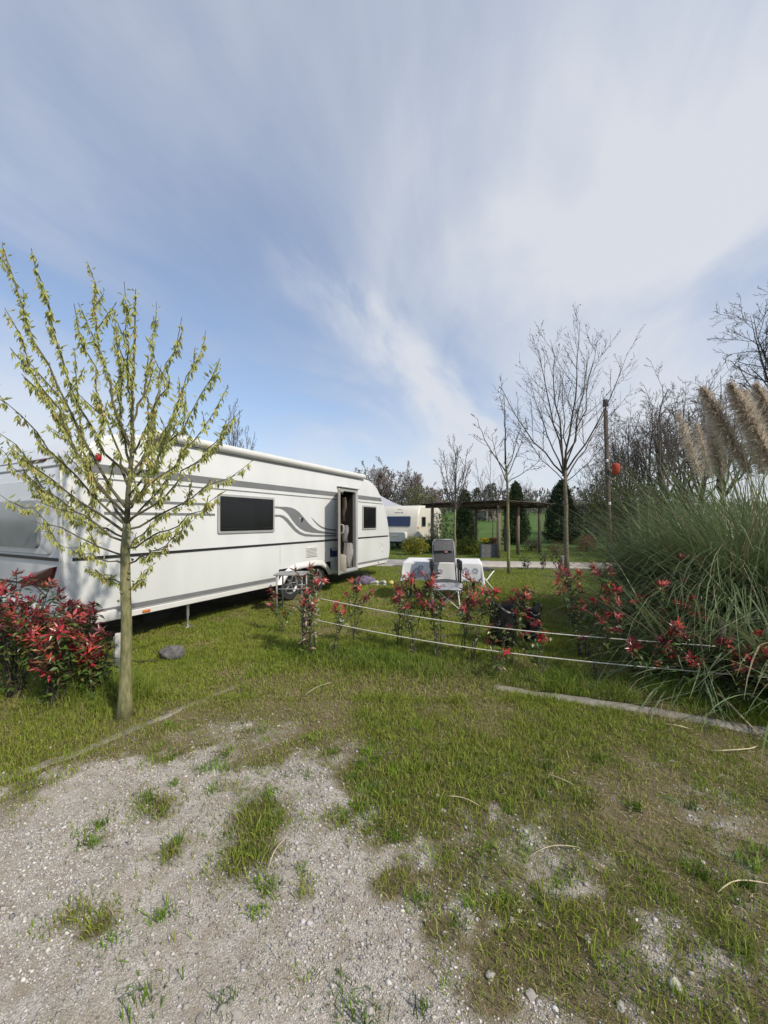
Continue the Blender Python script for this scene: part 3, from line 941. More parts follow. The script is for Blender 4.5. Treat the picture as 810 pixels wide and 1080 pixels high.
# lamps
mb = MB(); mb.box((.87, -.022, .382), (.10, .014, .032), .008, seg=2); mb.build('marker_lamp', M['orange'], car, auto=40)
mb = MB(); mb.box((.335, -.016, 2.225), (.06, .03, .085), .02, seg=2); mb.build('marker_lamp', M['red'], car, auto=40)
mb = MB(); mb.box((7.1, -.02, .395), (.07, .012, .02), .004); mb.build('reflector', M['black'], car)
# vent grille + sockets + blue sticker
mb = MB()
for k in range(7): mb.box((4.22, -.008, .80 + k * .028), (.34, .018, .012), .003, Matrix.Rotation(R(25), 3, 'X'))
mb.box((4.22, -.002, .884), (.37, .006, .215), .002)
mb.build('vent_grille', M['white2'], car)
mb = MB()
for k in range(7): mb.box((4.22, -.0065, .786 + k * .028), (.33, .006, .008))
mb.build('vent_slots', M['greyframe'], car)
mb = MB(); mb.box((4.72, -.006, .90), (.09, .012, .1), .004); mb.build('socket_cover', M['white2'], car)
mb = MB(); mb.box((7.35, -.006, .90), (.08, .014, .09), .004); mb.build('socket_cover', M['white2'], car)
mb = MB(); mb.box((7.36, -.006, .71), (.07, .014, .07), .004); mb.build('socket_cover', M['white2'], car)
mb = MB(); flat(mb, [(4.86, .93), (4.98, .85), (5.14, .85), (5.14, .72), (4.86, .72)], P_ - .001); mb.build('sticker', M['blue'], car)
mb = MB(); flat(mb, [(4.88, .935), (5.14, .935), (5.14, .855), (4.99, .855)], P_ - .001); mb.build('sticker_border', M['whitecloth'], car)
# rear face: corner trims, window bulge, waist strip, brake light, tail lamps, bumper line
def rear_pt(s, z):
    zs = [(.34, .03), (.6, 0), (1.75, 0), (2.02, .05), (2.2, .13), (2.36, .25), (2.49, .42)]
    for (z0, x0), (z1, x1) in zip(zs[:-1], zs[1:]):
        if z <= z1: return x0 + (x1 - x0) * (z - z0) / (z1 - z0)
    return .42
def rear_plate(pts, th, mname, name, parent=car, proud=0.0, bulge=None, auto=40):
    bm = bmesh.new(); n = len(pts)
    cs = sum(p[0] for p in pts) / n; cz = sum(p[1] for p in pts) / n
    a = [bm.verts.new((rear_pt(s, z) - proud + .004, s, z)) for s, z in pts]
    b_ = [bm.verts.new((rear_pt(cs + (s - cs) * .97, cz + (z - cz) * .97) - th - proud, cs + (s - cs) * .97, cz + (z - cz) * .97)) for s, z in pts]
    c_ = bm.verts.new((rear_pt(cs, cz) - th - bulge - proud, cs, cz)) if bulge is not None else None
    if c_ is None: bm.faces.new(b_)
    for i in range(n):
        bm.faces.new([a[i], a[(i + 1) % n], b_[(i + 1) % n], b_[i]]); c_ is not None and bm.faces.new([b_[i], b_[(i + 1) % n], c_])
    bmesh.ops.recalc_face_normals(bm, faces=bm.faces)
    mb = MB(); mb.bm(bm); return mb.build(name, M[mname], parent, auto=auto)
rear_plate(rrect(.16, 2.34, 1.13, 1.98, .12, 6), .016, 'white', 'rear_panel', bulge=.0)
rw = rear_plate(rrect(.42, 2.08, 1.2, 1.74, .10, 6), .02, 'rearpane', 'rear_window', proud=.018, auto=40)
for z, w_ in ((1.093, .034), ):
    mb = MB(); mb.box((-.006, 1.25, z), (.016, 2.42, w_), .004); mb.build('waist_strip', M['black'], car)
mb = MB(); mb.box((.09, 1.25, 2.125), (.02, 2.2, .014)); mb.build('rear_seam', M['greyframe'], car)
mb = MB(); mb.box((.155, 1.3, 2.235), (.02, 1.6, .016), .003, Matrix.Rotation(R(35), 3, 'Y')); mb.build('rear_seam', M['greyframe'], car)
mb = MB(); mb.box((.13, .86, 2.215), (.03, .36, .036), .008, Matrix.Rotation(R(30), 3, 'Y')); mb.build('brake_lamp', M['darkred'], car)
mb = MB(); mb.box((-.004, .02, 1.2), (.025, .045, 1.7), .01); mb.box((-.004, 2.48, 1.2), (.025, .045, 1.7), .01); build_each(mb, 'corner_trim', M['white2'], car, auto=40)
tl = [(.10, 1.02), (.20, 1.005), (.45, .95), (.75, .87), (.95, .80), (.6, .80), (.32, .83), (.16, .9)]
rear_plate(tl, .03, 'darkred', 'tail_lamp', bulge=.02, auto=60)
rear_plate([(2.5 - s, z) for s, z in tl][::-1], .03, 'darkred', 'tail_lamp', bulge=.02, auto=60)
mb = MB(); mb.box((-.004, 1.25, .79), (.014, 2.1, .018)); mb.build('bumper_line', M['black'], car)
mb = MB(); mb.box((-.03, 1.25, .48), (.1, 2.46, .24), .04, seg=3); mb.build('bumper', M['white2'], car, auto=40)
mb = MB(); mb.box((.27, -.02, .415), (.52, .05, .13), .03, seg=2); mb.build('corner_skirt', M['white2'], car, auto=40)

# ------------------------------------------------------------------ things at the caravan door
def cl(u, v, z=0.0):      # a point in front of the door side
    p = CA + CD * u + CN * v; p.z = z; return p

def hanging(name, top, w, h, dirv, label, cat, mname, loops=False):
    mb = MB(); nv = 9; nw = 7; vs = []; fs = []
    nrm = Vector((-dirv.y, dirv.x, 0))
    for side in (1, -1):
        base = len(vs)
        for i in range(nv):
            t = i / (nv - 1)
            for j in range(nw):
                s = j / (nw - 1) - .5
                wv = w * (.55 + .45 * math.sin(math.pi * min(1, t * .9 + .12)))
                d = (.016 + .03 * math.sin(math.pi * t)) * (.5 + .5 * math.cos(s * 5)) + .010 * math.sin(s * 22 + t * 3)
                vs.append(top + dirv * (s * wv + .012 * math.sin(t * 7)) + nrm * (d * side) + Vector((0, 0, -h * t + .02 * math.cos(s * 9) * t)))
        for i in range(nv - 1):
            for j in range(nw - 1):
                q = [base + i * nw + j, base + i * nw + j + 1, base + (i + 1) * nw + j + 1, base + (i + 1) * nw + j]
                fs.append(q if side > 0 else q[::-1])
    mb.add(vs, fs)
    o = mb.build(name, M[mname], smooth=True)
    tag(o, label, cat); return o
def dw(a, b_, z):
    q = dl(a, b_, z); p = Matrix.Translation(CA) @ Matrix.Rotation(CRZ, 4, 'Z') @ q; return p
LD = Vector((math.cos(la + CRZ), math.sin(la + CRZ), 0))
hanging('towel', dw(.34, .20, 1.04), .28, .52, (LD + Vector((.9, .2, 0))).normalized(), 'pale rumpled towel hanging low on the inside of the open door', 'towel', 'whitecloth')
hanging('shoulder_bag', dw(.50, .13, 1.42), .20, .34, (LD + Vector((.8, .2, 0))).normalized(), 'pale grey bag hung by the handle of the open caravan door', 'bag', 'greyframe')
hanging('jacket', dw(.36, .11, 2.02), .16, .50, (LD + Vector((.7, 0, 0))).normalized(), 'brown jacket on the top hook of the open caravan door', 'jacket', 'wood')

# grey bag, white shoes and yellow toy on the grass by the door
mb = MB()
bm = bmesh.new(); bmesh.ops.create_uvsphere(bm, u_segments=20, v_segments=12, radius=1)
for v in bm.verts:
    k = 1 + .22 * mnoise.noise(v.co * 2.2)
    v.co = Vector((v.co.x * .26 * k, v.co.y * .16 * k, max(-.6, v.co.z) * .13 * k + .08))
mb.bm(bm); pb = gnd(384, 619)
bag = mb.build('duffel_bag', M['purple'], smooth=True, loc=(pb.x, pb.y + .35, 0), rz=.4)
tag(bag, 'slumped purple grey bag on the grass below the caravan door', 'bag')
mb = MB(); mb.tube([(-.14, -.02, .17), (-.08, -.05, .25), (.06, -.05, .25), (.13, -.02, .17)], .012, 6); b2 = mb.build('strap', M['blackplastic'], bag, smooth=True)


def shoe(p, rz, label, mname):
    root = empty('shoe', p, rz)
    tag(root, label, 'shoe', 'shoes by the caravan door')
    mb = MB(); secs = [(-.13, .032, .085), (-.09, .037, .095), (-.03, .036, .085), (.03, .040, .065), (.09, .046, .05), (.125, .036, .035), (.14, .012, .022)]
    n = 12; vs = []; fs = []
    for x_, w_, h_ in secs:
        for k in range(n):
            a = 2 * math.pi * k / n
            vs.append((x_, w_ * math.cos(a), .022 + max(0, h_ * (.5 + .5 * math.sin(a)))))
    for i in range(len(secs) - 1):
        for k in range(n): fs.append([i * n + k, i * n + (k + 1) % n, (i + 1) * n + (k + 1) % n, (i + 1) * n + k])
    fs.append(list(range(n))[::-1]); fs.append([(len(secs) - 1) * n + k for k in range(n)])
    mb.add(vs, fs); mb.build('upper', M[mname], root, smooth=True)
    mb = MB(); mb.box((0, 0, .013), (.27, .085, .024), .01, seg=2); mb.build('sole', M['white2'], root, auto=40)
    return root


pb = gnd(394, 617)
shoe((pb.x, pb.y, 0), 2.6, 'white shoe on the grass nearest to the grey bag', 'whitecloth')
shoe((pb.x + .2, pb.y + .05, 0), 2.2, 'white shoe lying beside the yellow ball', 'whitecloth')
mb = MB(); mb.lathe([(0, 0), (.05, .012), (.066, .045), (.055, .085), (.02, .105), (0, .107)], 16)
o = mb.build('ball', M['yellowtoy'], smooth=True, loc=(pb.x + .42, pb.y, .0)); tag(o, 'small yellow ball on the grass right of the white shoes', 'ball')

# aluminium folding table in front of the caravan wheels
tb = empty('folding_table', gnd(306, 648), .02)
tag(tb, 'small grey metal folding table standing before the caravan wheels', 'table')
mb = MB(); mb.box((0, .14, .645), (.50, .46, .018), .005); mb.build('tabletop', M['dullalu'], tb, auto=40)
for sx in (-1, 1):
    for sy in (0, 1):
        mb = MB(); mb.tube([(sx * .2, -.06 + sy * .40, .64), (sx * .2, -.06 + sy * .40, .0)], .014, 8); mb.build('leg', M['dullalu'], tb, smooth=True)
mb = MB(); mb.tube([(-.2, -.06, .42), (.2, -.06, .42)], .011, 6); mb.tube([(-.2, .34, .42), (.2, .34, .42)], .011, 6); build_each(mb, 'crossbar', M['dullalu'], tb, smooth=True)

# ------------------------------------------------------------------ dining table, cloth, chair, stool
TA = Vector((.37, 7.24, 0)); TR = math.atan2(-.26, 1.40)
tw, td = 1.42, .86
tab = empty('dining_table', TA, TR)
tag(tab, 'folding table with dark crossed legs hidden under a white cloth', 'table')
mb = MB(); mb.box((tw / 2, td / 2, .725), (tw, td, .025), .006); mb.build('tabletop', M['white2'], tab)
for sx in (.12, tw - .12):
    for (ya, yb) in ((.06, td - .06), (td - .06, .06)):
        mb = MB(); o_ = .018 if ya < .4 else -.018
        mb.bar((sx + o_, ya, .71), (sx + o_, yb, .01), .03, .022); mb.build('leg', M['blackplastic'], tab)
mb = MB(); mb.bar((.12, .1, .03), (.12, td - .1, .03), .02); mb.bar((tw - .12, td / 2, .36), (.12, td / 2, .36), .02); build_each(mb, 'stretcher', M['blackplastic'], tab)
# cloth: grid draped over the top, corners hanging in points
mb = MB(); nu, nv = 61, 45; ov = .36; vs = []; fs = []
for j in range(nv):
    for i in range(nu):
        x_ = -ov + (tw + 2 * ov) * i / (nu - 1); y_ = -ov + (td + 2 * ov) * j / (nv - 1)
        cx_, cy_ = min(max(x_, 0), tw), min(max(y_, 0), td)
        dx_, dy_ = x_ - cx_, y_ - cy_
        dd = math.hypot(dx_, dy_)
        if dd < 1e-6: vs.append((x_, y_, .745 + .003 * math.sin(x_ * 9) * math.sin(y_ * 11)))
        else:
            nx_, ny_ = dx_ / dd, dy_ / dd
            t = min(1, dd / .05); tang = cx_ + cy_ if True else 0
            corner = abs(nx_ * ny_) * 2
            ph = (cx_ * 13 if abs(ny_) > abs(nx_) else cy_ * 13) + math.atan2(ny_, nx_) * 3
            out = .012 + (.03 + .05 * corner) * (dd / ov) + .018 * math.sin(ph) * (dd / ov)
            z_ = .745 - dd * (1 - .06 * t) + .008
            vs.append((cx_ + nx_ * out, cy_ + ny_ * out, min(.745, z_)))
for j in range(nv - 1):
    for i in range(nu - 1):
        fs.append([j * nu + i, j * nu + i + 1, (j + 1) * nu + i + 1, (j + 1) * nu + i])
mb.add(vs, fs)
clo = mb.build('tablecloth', M['cloth'], smooth=True, loc=TA, rz=TR)
tag(clo, 'white tablecloth with faded blue grey flowers on the garden table', 'tablecloth')
# printed flowers on the front drop: part of the cloth
mb = MB()
for q in range(16):
    cx_ = rnd.uniform(.06, tw - .06); zz_ = rnd.uniform(.46, .66); rr = rnd.uniform(.025, .05)
    dd = .745 - zz_
    for k in range(6):
        a = k * math.pi / 3 + q
        u, z_ = cx_ + rr * .9 * math.cos(a), zz_ + rr * .9 * math.sin(a)
        d_ = (.745 - z_ + .008) / .94
        outy = -(.012 + .03 * d_ / ov + .018 * math.sin(u * 13 + math.atan2(-1, 0) * 3) * d_ / ov) - .004
        pts = [(u + rr * .55 * math.cos(b_), outy, z_ + rr * .55 * math.sin(b_)) for b_ in [i * math.pi / 3 for i in range(6)]]
        mb.add(pts, [[0, 1, 2, 3, 4, 5]])
build_each(mb, 'flower_print', M['clothprint'], clo)
# plates/mats on the table
mb = MB(); mb.lathe([(0, .008), (.08, .008), (.12, .018), (.125, .02), (.11, .012), (.0, .004)], 24)
o = mb.build('plate', M['greyframe'], loc=(.98, 7.55, .748)); tag(o, 'grey plate on the white tablecloth behind the camping chair', 'plate')

ch = empty('camping_chair', (1.05, 6.62, 0), -.06)
ch.scale = (.92, .92, .97)
tag(ch, 'grey reclining camping chair in front of the white tablecloth', 'chair')
# the chair faces the camera (local -y)
def padq(p0, p1, w0, w1, th, mname, name, parent, nseg=6, bow=.02):
    mb = MB(); p0 = Vector(p0); p1 = Vector(p1); ax = (p1 - p0).normalized(); xd = Vector((1, 0, 0)); nr = xd.cross(ax)
    vs = []; fs = []
    for side in (0, 1):
        b0 = len(vs)
        for i in range(nseg + 1):
            t = i / nseg; c_ = p0.lerp(p1, t); w_ = w0 + (w1 - w0) * t
            for j in range(5):
                s = j / 4 - .5
                bl = bow * (1 - (2 * s) ** 2)
                vs.append(c_ + xd * s * w_ + nr * (th * (side - .5) + (bl if side else bl - .0)))
        for i in range(nseg):
            for j in range(4):
                q = [b0 + i * 5 + j, b0 + i * 5 + j + 1, b0 + (i + 1) * 5 + j + 1, b0 + (i + 1) * 5 + j]
                fs.append(q if side else q[::-1])
    mb.add(vs, fs); return mb.build(name, M[mname], parent, smooth=True)
bk = padq((0, .21, .80), (0, .34, 1.19), .39, .36, .02, 'chairfab', 'backrest', ch)
padq((0, .255, 1.00), (0, .305, 1.18), .40, .35, .09, 'headfab', 'headrest', bk)
padq((0, -.36, .50), (0, .12, .48), .46, .46, .02, 'chairfab', 'seat', ch)
padq((0, -.52, .40), (0, -.37, .50), .52, .52, .02, 'seatfab', 'leg_rest', ch)
mb = MB()
for s in (-1, 1): mb.tube([(s * .225, .10, .46), (s * .20, .345, 1.16), (s * .16, .355, 1.21)], .013, 8)
mb.tube([(-.16, .355, 1.21), (.16, .355, 1.21)], .013, 8); mb.build('back_frame', M['dullalu'], ch, smooth=True)
for s in (-1, 1):
    mb = MB(); mb.box((s * .255, -.06, .79), (.06, .40, .17), .02, seg=2); mb.build('armrest', M['blackplastic'], ch, auto=40)
    mb = MB(); mb.bar((s * .255, -.22, .72), (s * .255, -.22, .48), .03, .03); mb.bar((s * .255, .08, .72), (s * .255, .05, .47), .03, .03); build_each(mb, 'arm_support', M['blackplastic'], ch)
for s in (-1, 1):
    mb = MB(); mb.tube([(s * .26, -.34, .47), (s * .26, .28, .012)], .012, 8); mb.build('leg', M['whitemetal'], ch, smooth=True)
    mb = MB(); mb.tube([(s * .235, .16, .47), (s * .235, -.40, .012)], .012, 8); mb.build('leg', M['whitemetal'], ch, smooth=True)
mb = MB(); mb.tube([(-.26, -.30, .445), (.26, -.40, .04)], .009, 6); mb.tube([(.26, -.31, .445), (-.24, -.40, .03)], .009, 6); build_each(mb, 'cross_brace', M['whitemetal'], ch, smooth=True)
mb = MB(); mb.lathe([(0, -.012), (.03, -.010), (.042, 0), (.03, .010), (0, .012)], 14, Matrix.Translation((.04, .225, 1.01)) @ Matrix.Rotation(R(75), 4, 'X')); mb.build('pink_tag', M['pink'], ch, smooth=True)

st = empty('folding_stool', (2.13, 8.32, 0), .25)
tag(st, 'white legged folding stool beyond the right end of the white tablecloth', 'stool')
mb = MB(); mb.box((0, 0, .47), (.40, .34, .025), .008); mb.build('seat', M['blackplastic'], st, auto=40)
for s in (-1, 1):
    mb = MB(); mb.tube([(-.2, s * .17, .46), (.2, s * .17, .012)], .013, 8); mb.build('leg', M['whitemetal'], st, smooth=True)
    mb = MB(); mb.tube([(.2, s * .145, .46), (-.2, s * .145, .012)], .013, 8); mb.build('leg', M['whitemetal'], st, smooth=True)
mb = MB(); mb.tube([(.2, -.17, .014), (.2, .17, .014)], .012, 6); mb.tube([(-.2, -.145, .014), (-.2, .145, .014)], .012, 6); build_each(mb, 'foot_bar', M['whitemetal'], st, smooth=True)

# ------------------------------------------------------------------ stone, post, stump, ropes, black bags
p = gnd(179, 697)
bm = bmesh.new(); bmesh.ops.create_icosphere(bm, subdivisions=4, radius=1)
for v in bm.verts:
    k = 1 + .16 * mnoise.noise(v.co * 1.5) + .06 * mnoise.noise(v.co * 6)
    dent = math.exp(-((v.co.x + .85) ** 2 + (v.co.y + .45) ** 2 + (v.co.z + .05) ** 2) / .12) * .35
    v.co = Vector((v.co.x * .135 * k + dent * .06, v.co.y * .10 * k + dent * .03, v.co.z * .085 * k))
mb = MB(); mb.bm(bm)
o = mb.build('boulder', M['rockgrey'], smooth=True, loc=(p.x, p.y + .05, .065), rz=.2); tag(o, 'dark grey boulder lying alone on the lawn before the caravan', 'stone')
mb = MB()
cab = [gnd(166, 700), gnd(155, 700.5), gnd(146, 702), gnd(138, 700), gnd(133, 698)]
for q in cab: q.z = tz(q.x, q.y) + .03
mb.tube(cab, .007, 6); o = mb.build('cable', M['blackplastic'], smooth=True); tag(o, 'short black cable on the lawn between boulder and tree trunk', 'cable')

p = gnd(127, 715)
po = empty('marker_post', p, .5)
tag(po, 'short whitish board post half hidden behind the tree trunk', 'post')
mb = MB(); mb.box((0, 0, .21), (.085, .045, .44), .004); mb.build('post', M['whitecloth'], po)
mb = MB(); mb.box((-.05, 0, .20), (.010, .06, .40), .002); mb.build('metal_edge', M['alu'], po)

# round stump post at the left end of the hedge
ps = ROW_A + Vector((.05, .02, 0))
mb = MB(); pts = [ps + Vector((.0, 0, -.05)), ps + Vector((.004, .01, .2)), ps + Vector((-.008, 0, .42)), ps + Vector((.012, .008, .67))]
mb.tube(pts, [.045, .036, .032, .028], 10); stp = mb.build('fence_post', M['darkwood'], smooth=True)
tag(stp, 'dark rough wooden post the white ropes are tied to', 'post')
def rope(z0, z1, end, label):
    a = ps + Vector((.05, -.04, z0)); mb = MB(); pts = []
    b_ = Vector((end[0], end[1], z1))
    for i in range(25):
        t = i / 24; q = a.lerp(b_, t); q.z -= .10 * math.sin(math.pi * t) * (1 - .3 * t); pts.append(q)
    mb.tube(pts, .0052, 6)
    mb.tube([ps + Vector((.038 * math.cos(x_), .038 * math.sin(x_), z0 + .004 * x_)) for x_ in [i * .6 for i in range(22)]], .006, 5)
    return tag(mb.build('rope', M['rope'], smooth=True), label, 'rope', 'ropes strung through the hedge')
e1 = at(760, 682, 3.36); rope(.66, e1.z, (e1.x, e1.y), 'upper white rope strung through the red photinia hedge')
e2 = at(815, 715, 3.08); rope(.41, e2.z, (e2.x, e2.y), 'lower white rope strung near the foot of the photinia hedge')
for (e, zz_) in ((e1, .5), (e2, .26)):
    mb = MB(); mb.tube([(e.x, e.y, -.05), (e.x + .01, e.y, zz_ + .12)], [.03, .026], 8)
    o = mb.build('stake', M['polewood'], smooth=True)
    tag(o, 'thin wooden stake among pampas leaves where the %s rope ends' % ('upper' if e is e1 else 'lower'), 'stake', 'stakes inside the pampas grass')


def black_sack(p, rx, ry, h, label, sd, handles=True):
    root = empty('sack', p, .2 * sd)
    tag(root, label, 'sack', 'black sacks behind the hedge')
    n = 28; prof_ = [(.75, 0), (1.0, .03), (1.03, .3), (1.0, .7), (.96, .92), (1.0, 1.0), (.92, .98), (.9, .6), (.85, .3)]
    vs = []; fs = []
    for r_, z_ in prof_:
        for k in range(n):
            a = 2 * math.pi * k / n
            wv = 1 + .05 * math.sin(a * 5 + sd) + .03 * math.sin(a * 9 + z_ * 8)
            zz_ = z_ * h * (1 + (.12 * math.sin(a * 2 + sd) if z_ > .8 else 0))
            vs.append((rx * r_ * wv * math.cos(a), ry * r_ * wv * math.sin(a), zz_))
    for i in range(len(prof_) - 1):
        for k in range(n): fs.append([i * n + k, i * n + (k + 1) % n, (i + 1) * n + (k + 1) % n, (i + 1) * n + k])
    fs.append([(len(prof_) - 1) * n + k for k in range(n)])
    mb = MB(); mb.add(vs, fs); mb.build('bag_wall', M['blackbag'], root, smooth=True)
    if handles:
        for s in (-1, 1):
            mb = MB(); mb.tube([(s * rx * .95, -.07, h * .93), (s * rx * .98, -.05, h + .06), (s * rx * .98, .05, h + .06), (s * rx * .95, .07, h * .93)], .011, 6); mb.build('handle', M['blackbag'], root, smooth=True)


p = gnd(535, 686); black_sack(Vector((p.x, p.y + .15, 0)), .16, .14, .50, 'larger black sack, mostly hidden behind red photinia tips', 1)
p = gnd(561, 680); black_sack(Vector((p.x + .03, p.y + .10, 0)), .10, .11, .42, 'small upright black sack with loop handles, right of the larger one', 2)

# ------------------------------------------------------------------ trees
def rvec(q, s=1.0): return Vector((q.gauss(0, s), q.gauss(0, s), q.gauss(0, s)))


def limb(start, d, length, n, q, wob=.12, up=.0, target=None):
    pts = [start.copy()]; d = d.normalized(); st = length / n
    for i in range(n):
        d = (d + rvec(q, wob) + Vector((0, 0, up))).normalized()
        pts.append(pts[-1] + d * st)
    return pts


def skeleton(mb, pts, r0, r1, lvl, q, P, twigs, sides=(8, 6, 4, 3, 3)):
    """adds the limb tube and grows children; P = params per level"""
    n = len(pts)
    rad = [r0 + (r1 - r0) * i / (n - 1) for i in range(n)]
    mb.tube(pts, rad, sides[min(lvl, 4)], cap=False)
    if lvl >= P['levels']:
        twigs.append(pts); return
    L_ = sum((pts[i + 1] - pts[i]).length for i in range(n - 1))
    k = P['n'][lvl]
    for c in range(k):
        t = P['t0'][lvl] + (1 - P['t0'][lvl]) * (c + q.uniform(.1, .9)) / k
        f = t * (n - 1); i = min(int(f), n - 2)
        p = pts[i].lerp(pts[i + 1], f - i); ax = (pts[i + 1] - pts[i]).normalized()
        side = rvec(q); side = (side - ax * side.dot(ax)).normalized()
        if P.get('flat'): side.z *= .5
        a = R(q.uniform(*P['ang'][lvl]))
        d = ax * math.cos(a) + side * math.sin(a)
        ln = L_ * P['len'][lvl] * q.uniform(.7, 1.2) * (1.15 - .65 * t)
        rr = max(P['rmin'], rad[i] * P['rr'])
        skeleton(mb, limb(p, d, ln, P['seg'][lvl], q, P['wob'], P['up']), rr, max(P['rmin'] * .7, rr * .35), lvl + 1, q, P, twigs, sides)
    twigs.append(pts[n // 2:])


# --- the leafing maple in front
def maple():
    q = random.Random(5)
    base = gnd(131, 757); Y0 = base.y
    root = empty('maple_tree', (base.x, base.y, 0)); tag(root, 'young tree with hanging lime green new leaves before the caravan', 'tree')
    rel = Vector((base.x, base.y, 0))
    def w(px, py, dy): return at(px, py, Y0 + dy) - rel
    trunk = [Vector((0, 0, -.06)), w(132, 735, 0), w(133, 700, 0), w(133.5, 660, 0), w(132.5, 620, .0), w(132, 580, .01), w(134, 552, .01)]
    mb = MB(); mb.tube(trunk, [.070, .046, .039, .037, .035, .032, .027], 14)
    for k in range(9):
        t = trunk[2].lerp(trunk[5], q.random()); a = q.uniform(0, 6.28); d = Vector((math.cos(a), math.sin(a), .2))
        mb.tube([t + d * .04, t + d * .055], [.014, .006], 6)
    mb.build('trunk', M['bark'], root, smooth=True)
    bm_ = MB(); lf = MB()
    leader = [trunk[-1], w(135, 520, .02), w(140, 470, .04), w(139, 420, .05), w(142, 360, .04), w(143, 305, .03)]
    tips = []
    # tip pixel, depth offset, start height on trunk/leader (0..1 along zone), mid sag
    spec = [((2, 258), .35, .10), ((33, 262), -.25, .25), ((92, 276), .45, .40), ((131, 297), -.35, .55), ((165, 318), .30, .55), ((192, 334), -.2, .4),
            ((217, 348), .5, .3), ((232, 378), -.45, .2), ((240, 408), .25, .12), ((256, 432), -.1, .02), ((266, 486), .35, -.05), 
            ((78, 320), -.45, .3), ((120, 330), .45, .35), ((205, 445), .4, .0), ((5, 325), -.5, .05), ((-12, 395), -.3, -.02), ((-14, 440), .4, -.08), ((-12, 462), -.1, -.15), ((30, 512), .35, -.12), ((-8, 516), -.35, -.25),
            ((170, 385), .75, .2), ((60, 420), .85, .0), ((185, 430), -.8, .1),
            ((205, 548), -.2, -.3), ((88, 598), .1, -.42), ((160, 592), -.15, -.45), ((235, 520), -.35, -.2), ((40, 560), -.3, -.3), ((170, 540), .5, -.2)]
    def along(pts, t):
        f = max(0, min(.9999, t)) * (len(pts) - 1); i = int(f); return pts[i].lerp(pts[i + 1], f - i)
    bm_.tube(leader, [.021, .017, .014, .010, .007, .003], 8)
    limbs = [leader]
    for (px, dy, s) in spec:
        tip = w(px[0], px[1], dy)
        st = along(leader, s * .9) if s >= 0 else along(trunk[3:], 1 + s * 1.55)
        v = tip - st; L_ = v.length
        # ascending arc: starts more horizontal, ends steeper
        mid = st + v * .45 + Vector((v.x, v.y, 0)).normalized() * L_ * (.07 if s >= 0 else .03) + Vector((0, 0, -L_ * (.06 if v.z > .35 * L_ else -.05)))
        pts = []
        for i in range(11):
            t = i / 10
            p = st * (1 - t) ** 2 + mid * 2 * t * (1 - t) + tip * t * t
            pts.append(p + rvec(q, .015) * (0 if i in (0, 10) else 1))
        r0 = .0055 + .0075 * min(1, L_ / 2.2)
        bm_.tube(pts, [r0 * (1 - .82 * (i / 10) ** .8) for i in range(11)], 6, cap=False)
        limbs.append(pts)
        nsub = int(1.5 + L_ * 1.9)
        for c in range(nsub):
            t = .22 + .68 * (c + q.random()) / nsub; f = t * 10; i = min(9, int(f)); p = pts[i].lerp(pts[i + 1], f - i)
            ax = (pts[i + 1] - pts[i]).normalized(); sd = rvec(q); sd = (sd - ax * sd.dot(ax)).normalized(); a = R(q.uniform(20, 42))
            d = ax * math.cos(a) + sd * math.sin(a) + Vector((0, 0, .22)); ln = L_ * q.uniform(.14, .34) * (1.2 - t)
            sp = limb(p, d, ln, 5, q, .06, .05)
            bm_.tube(sp, [.005, .0045, .004, .0035, .003, .002], 4, cap=False); limbs.append(sp)
    bm_.build('branches', M['twig'], root, smooth=True)
    # new leaves: bunches of small drooping leaves at close nodes
    for pts in limbs:
        L_ = sum((pts[i + 1] - pts[i]).length for i in range(len(pts) - 1))
        nn = max(3, int(L_ / .022))
        for k in range(nn):
            t = (k + q.random() * .6) / nn
            if t < (.20 if L_ > .7 else .02): continue
            f = t * (len(pts) - 1); i = min(len(pts) - 2, int(f)); p = pts[i].lerp(pts[i + 1], f - i)
            if q.random() < .25: continue
            sz = q.uniform(.8, 1.3) * (1.0 if t < .93 else .85)
            kind = q.random()
            for c in range(q.choice((4, 5, 6, 7, 8))):
                a = q.uniform(0, 6.28); d = Vector((math.cos(a) * .42, math.sin(a) * .42, -q.uniform(.6, 1.5) if q.random() < .9 else .3))
                g = q.uniform(0, 1)
                col = (.30 + .18 * g, .335 + .15 * g, .095 + .06 * g)
                if kind > .93: col = (col[0] * 1.12, col[1] * .9, col[2])
                st = p + d.normalized() * q.uniform(.004, .02)
                lf.leaf(st, d, rvec(q), q.uniform(.028, .060) * sz, q.uniform(.009, .018) * sz, col, .3, q.uniform(0, .3))
    lf.build('leaves', M['leaf'], root)
    return root


maple()


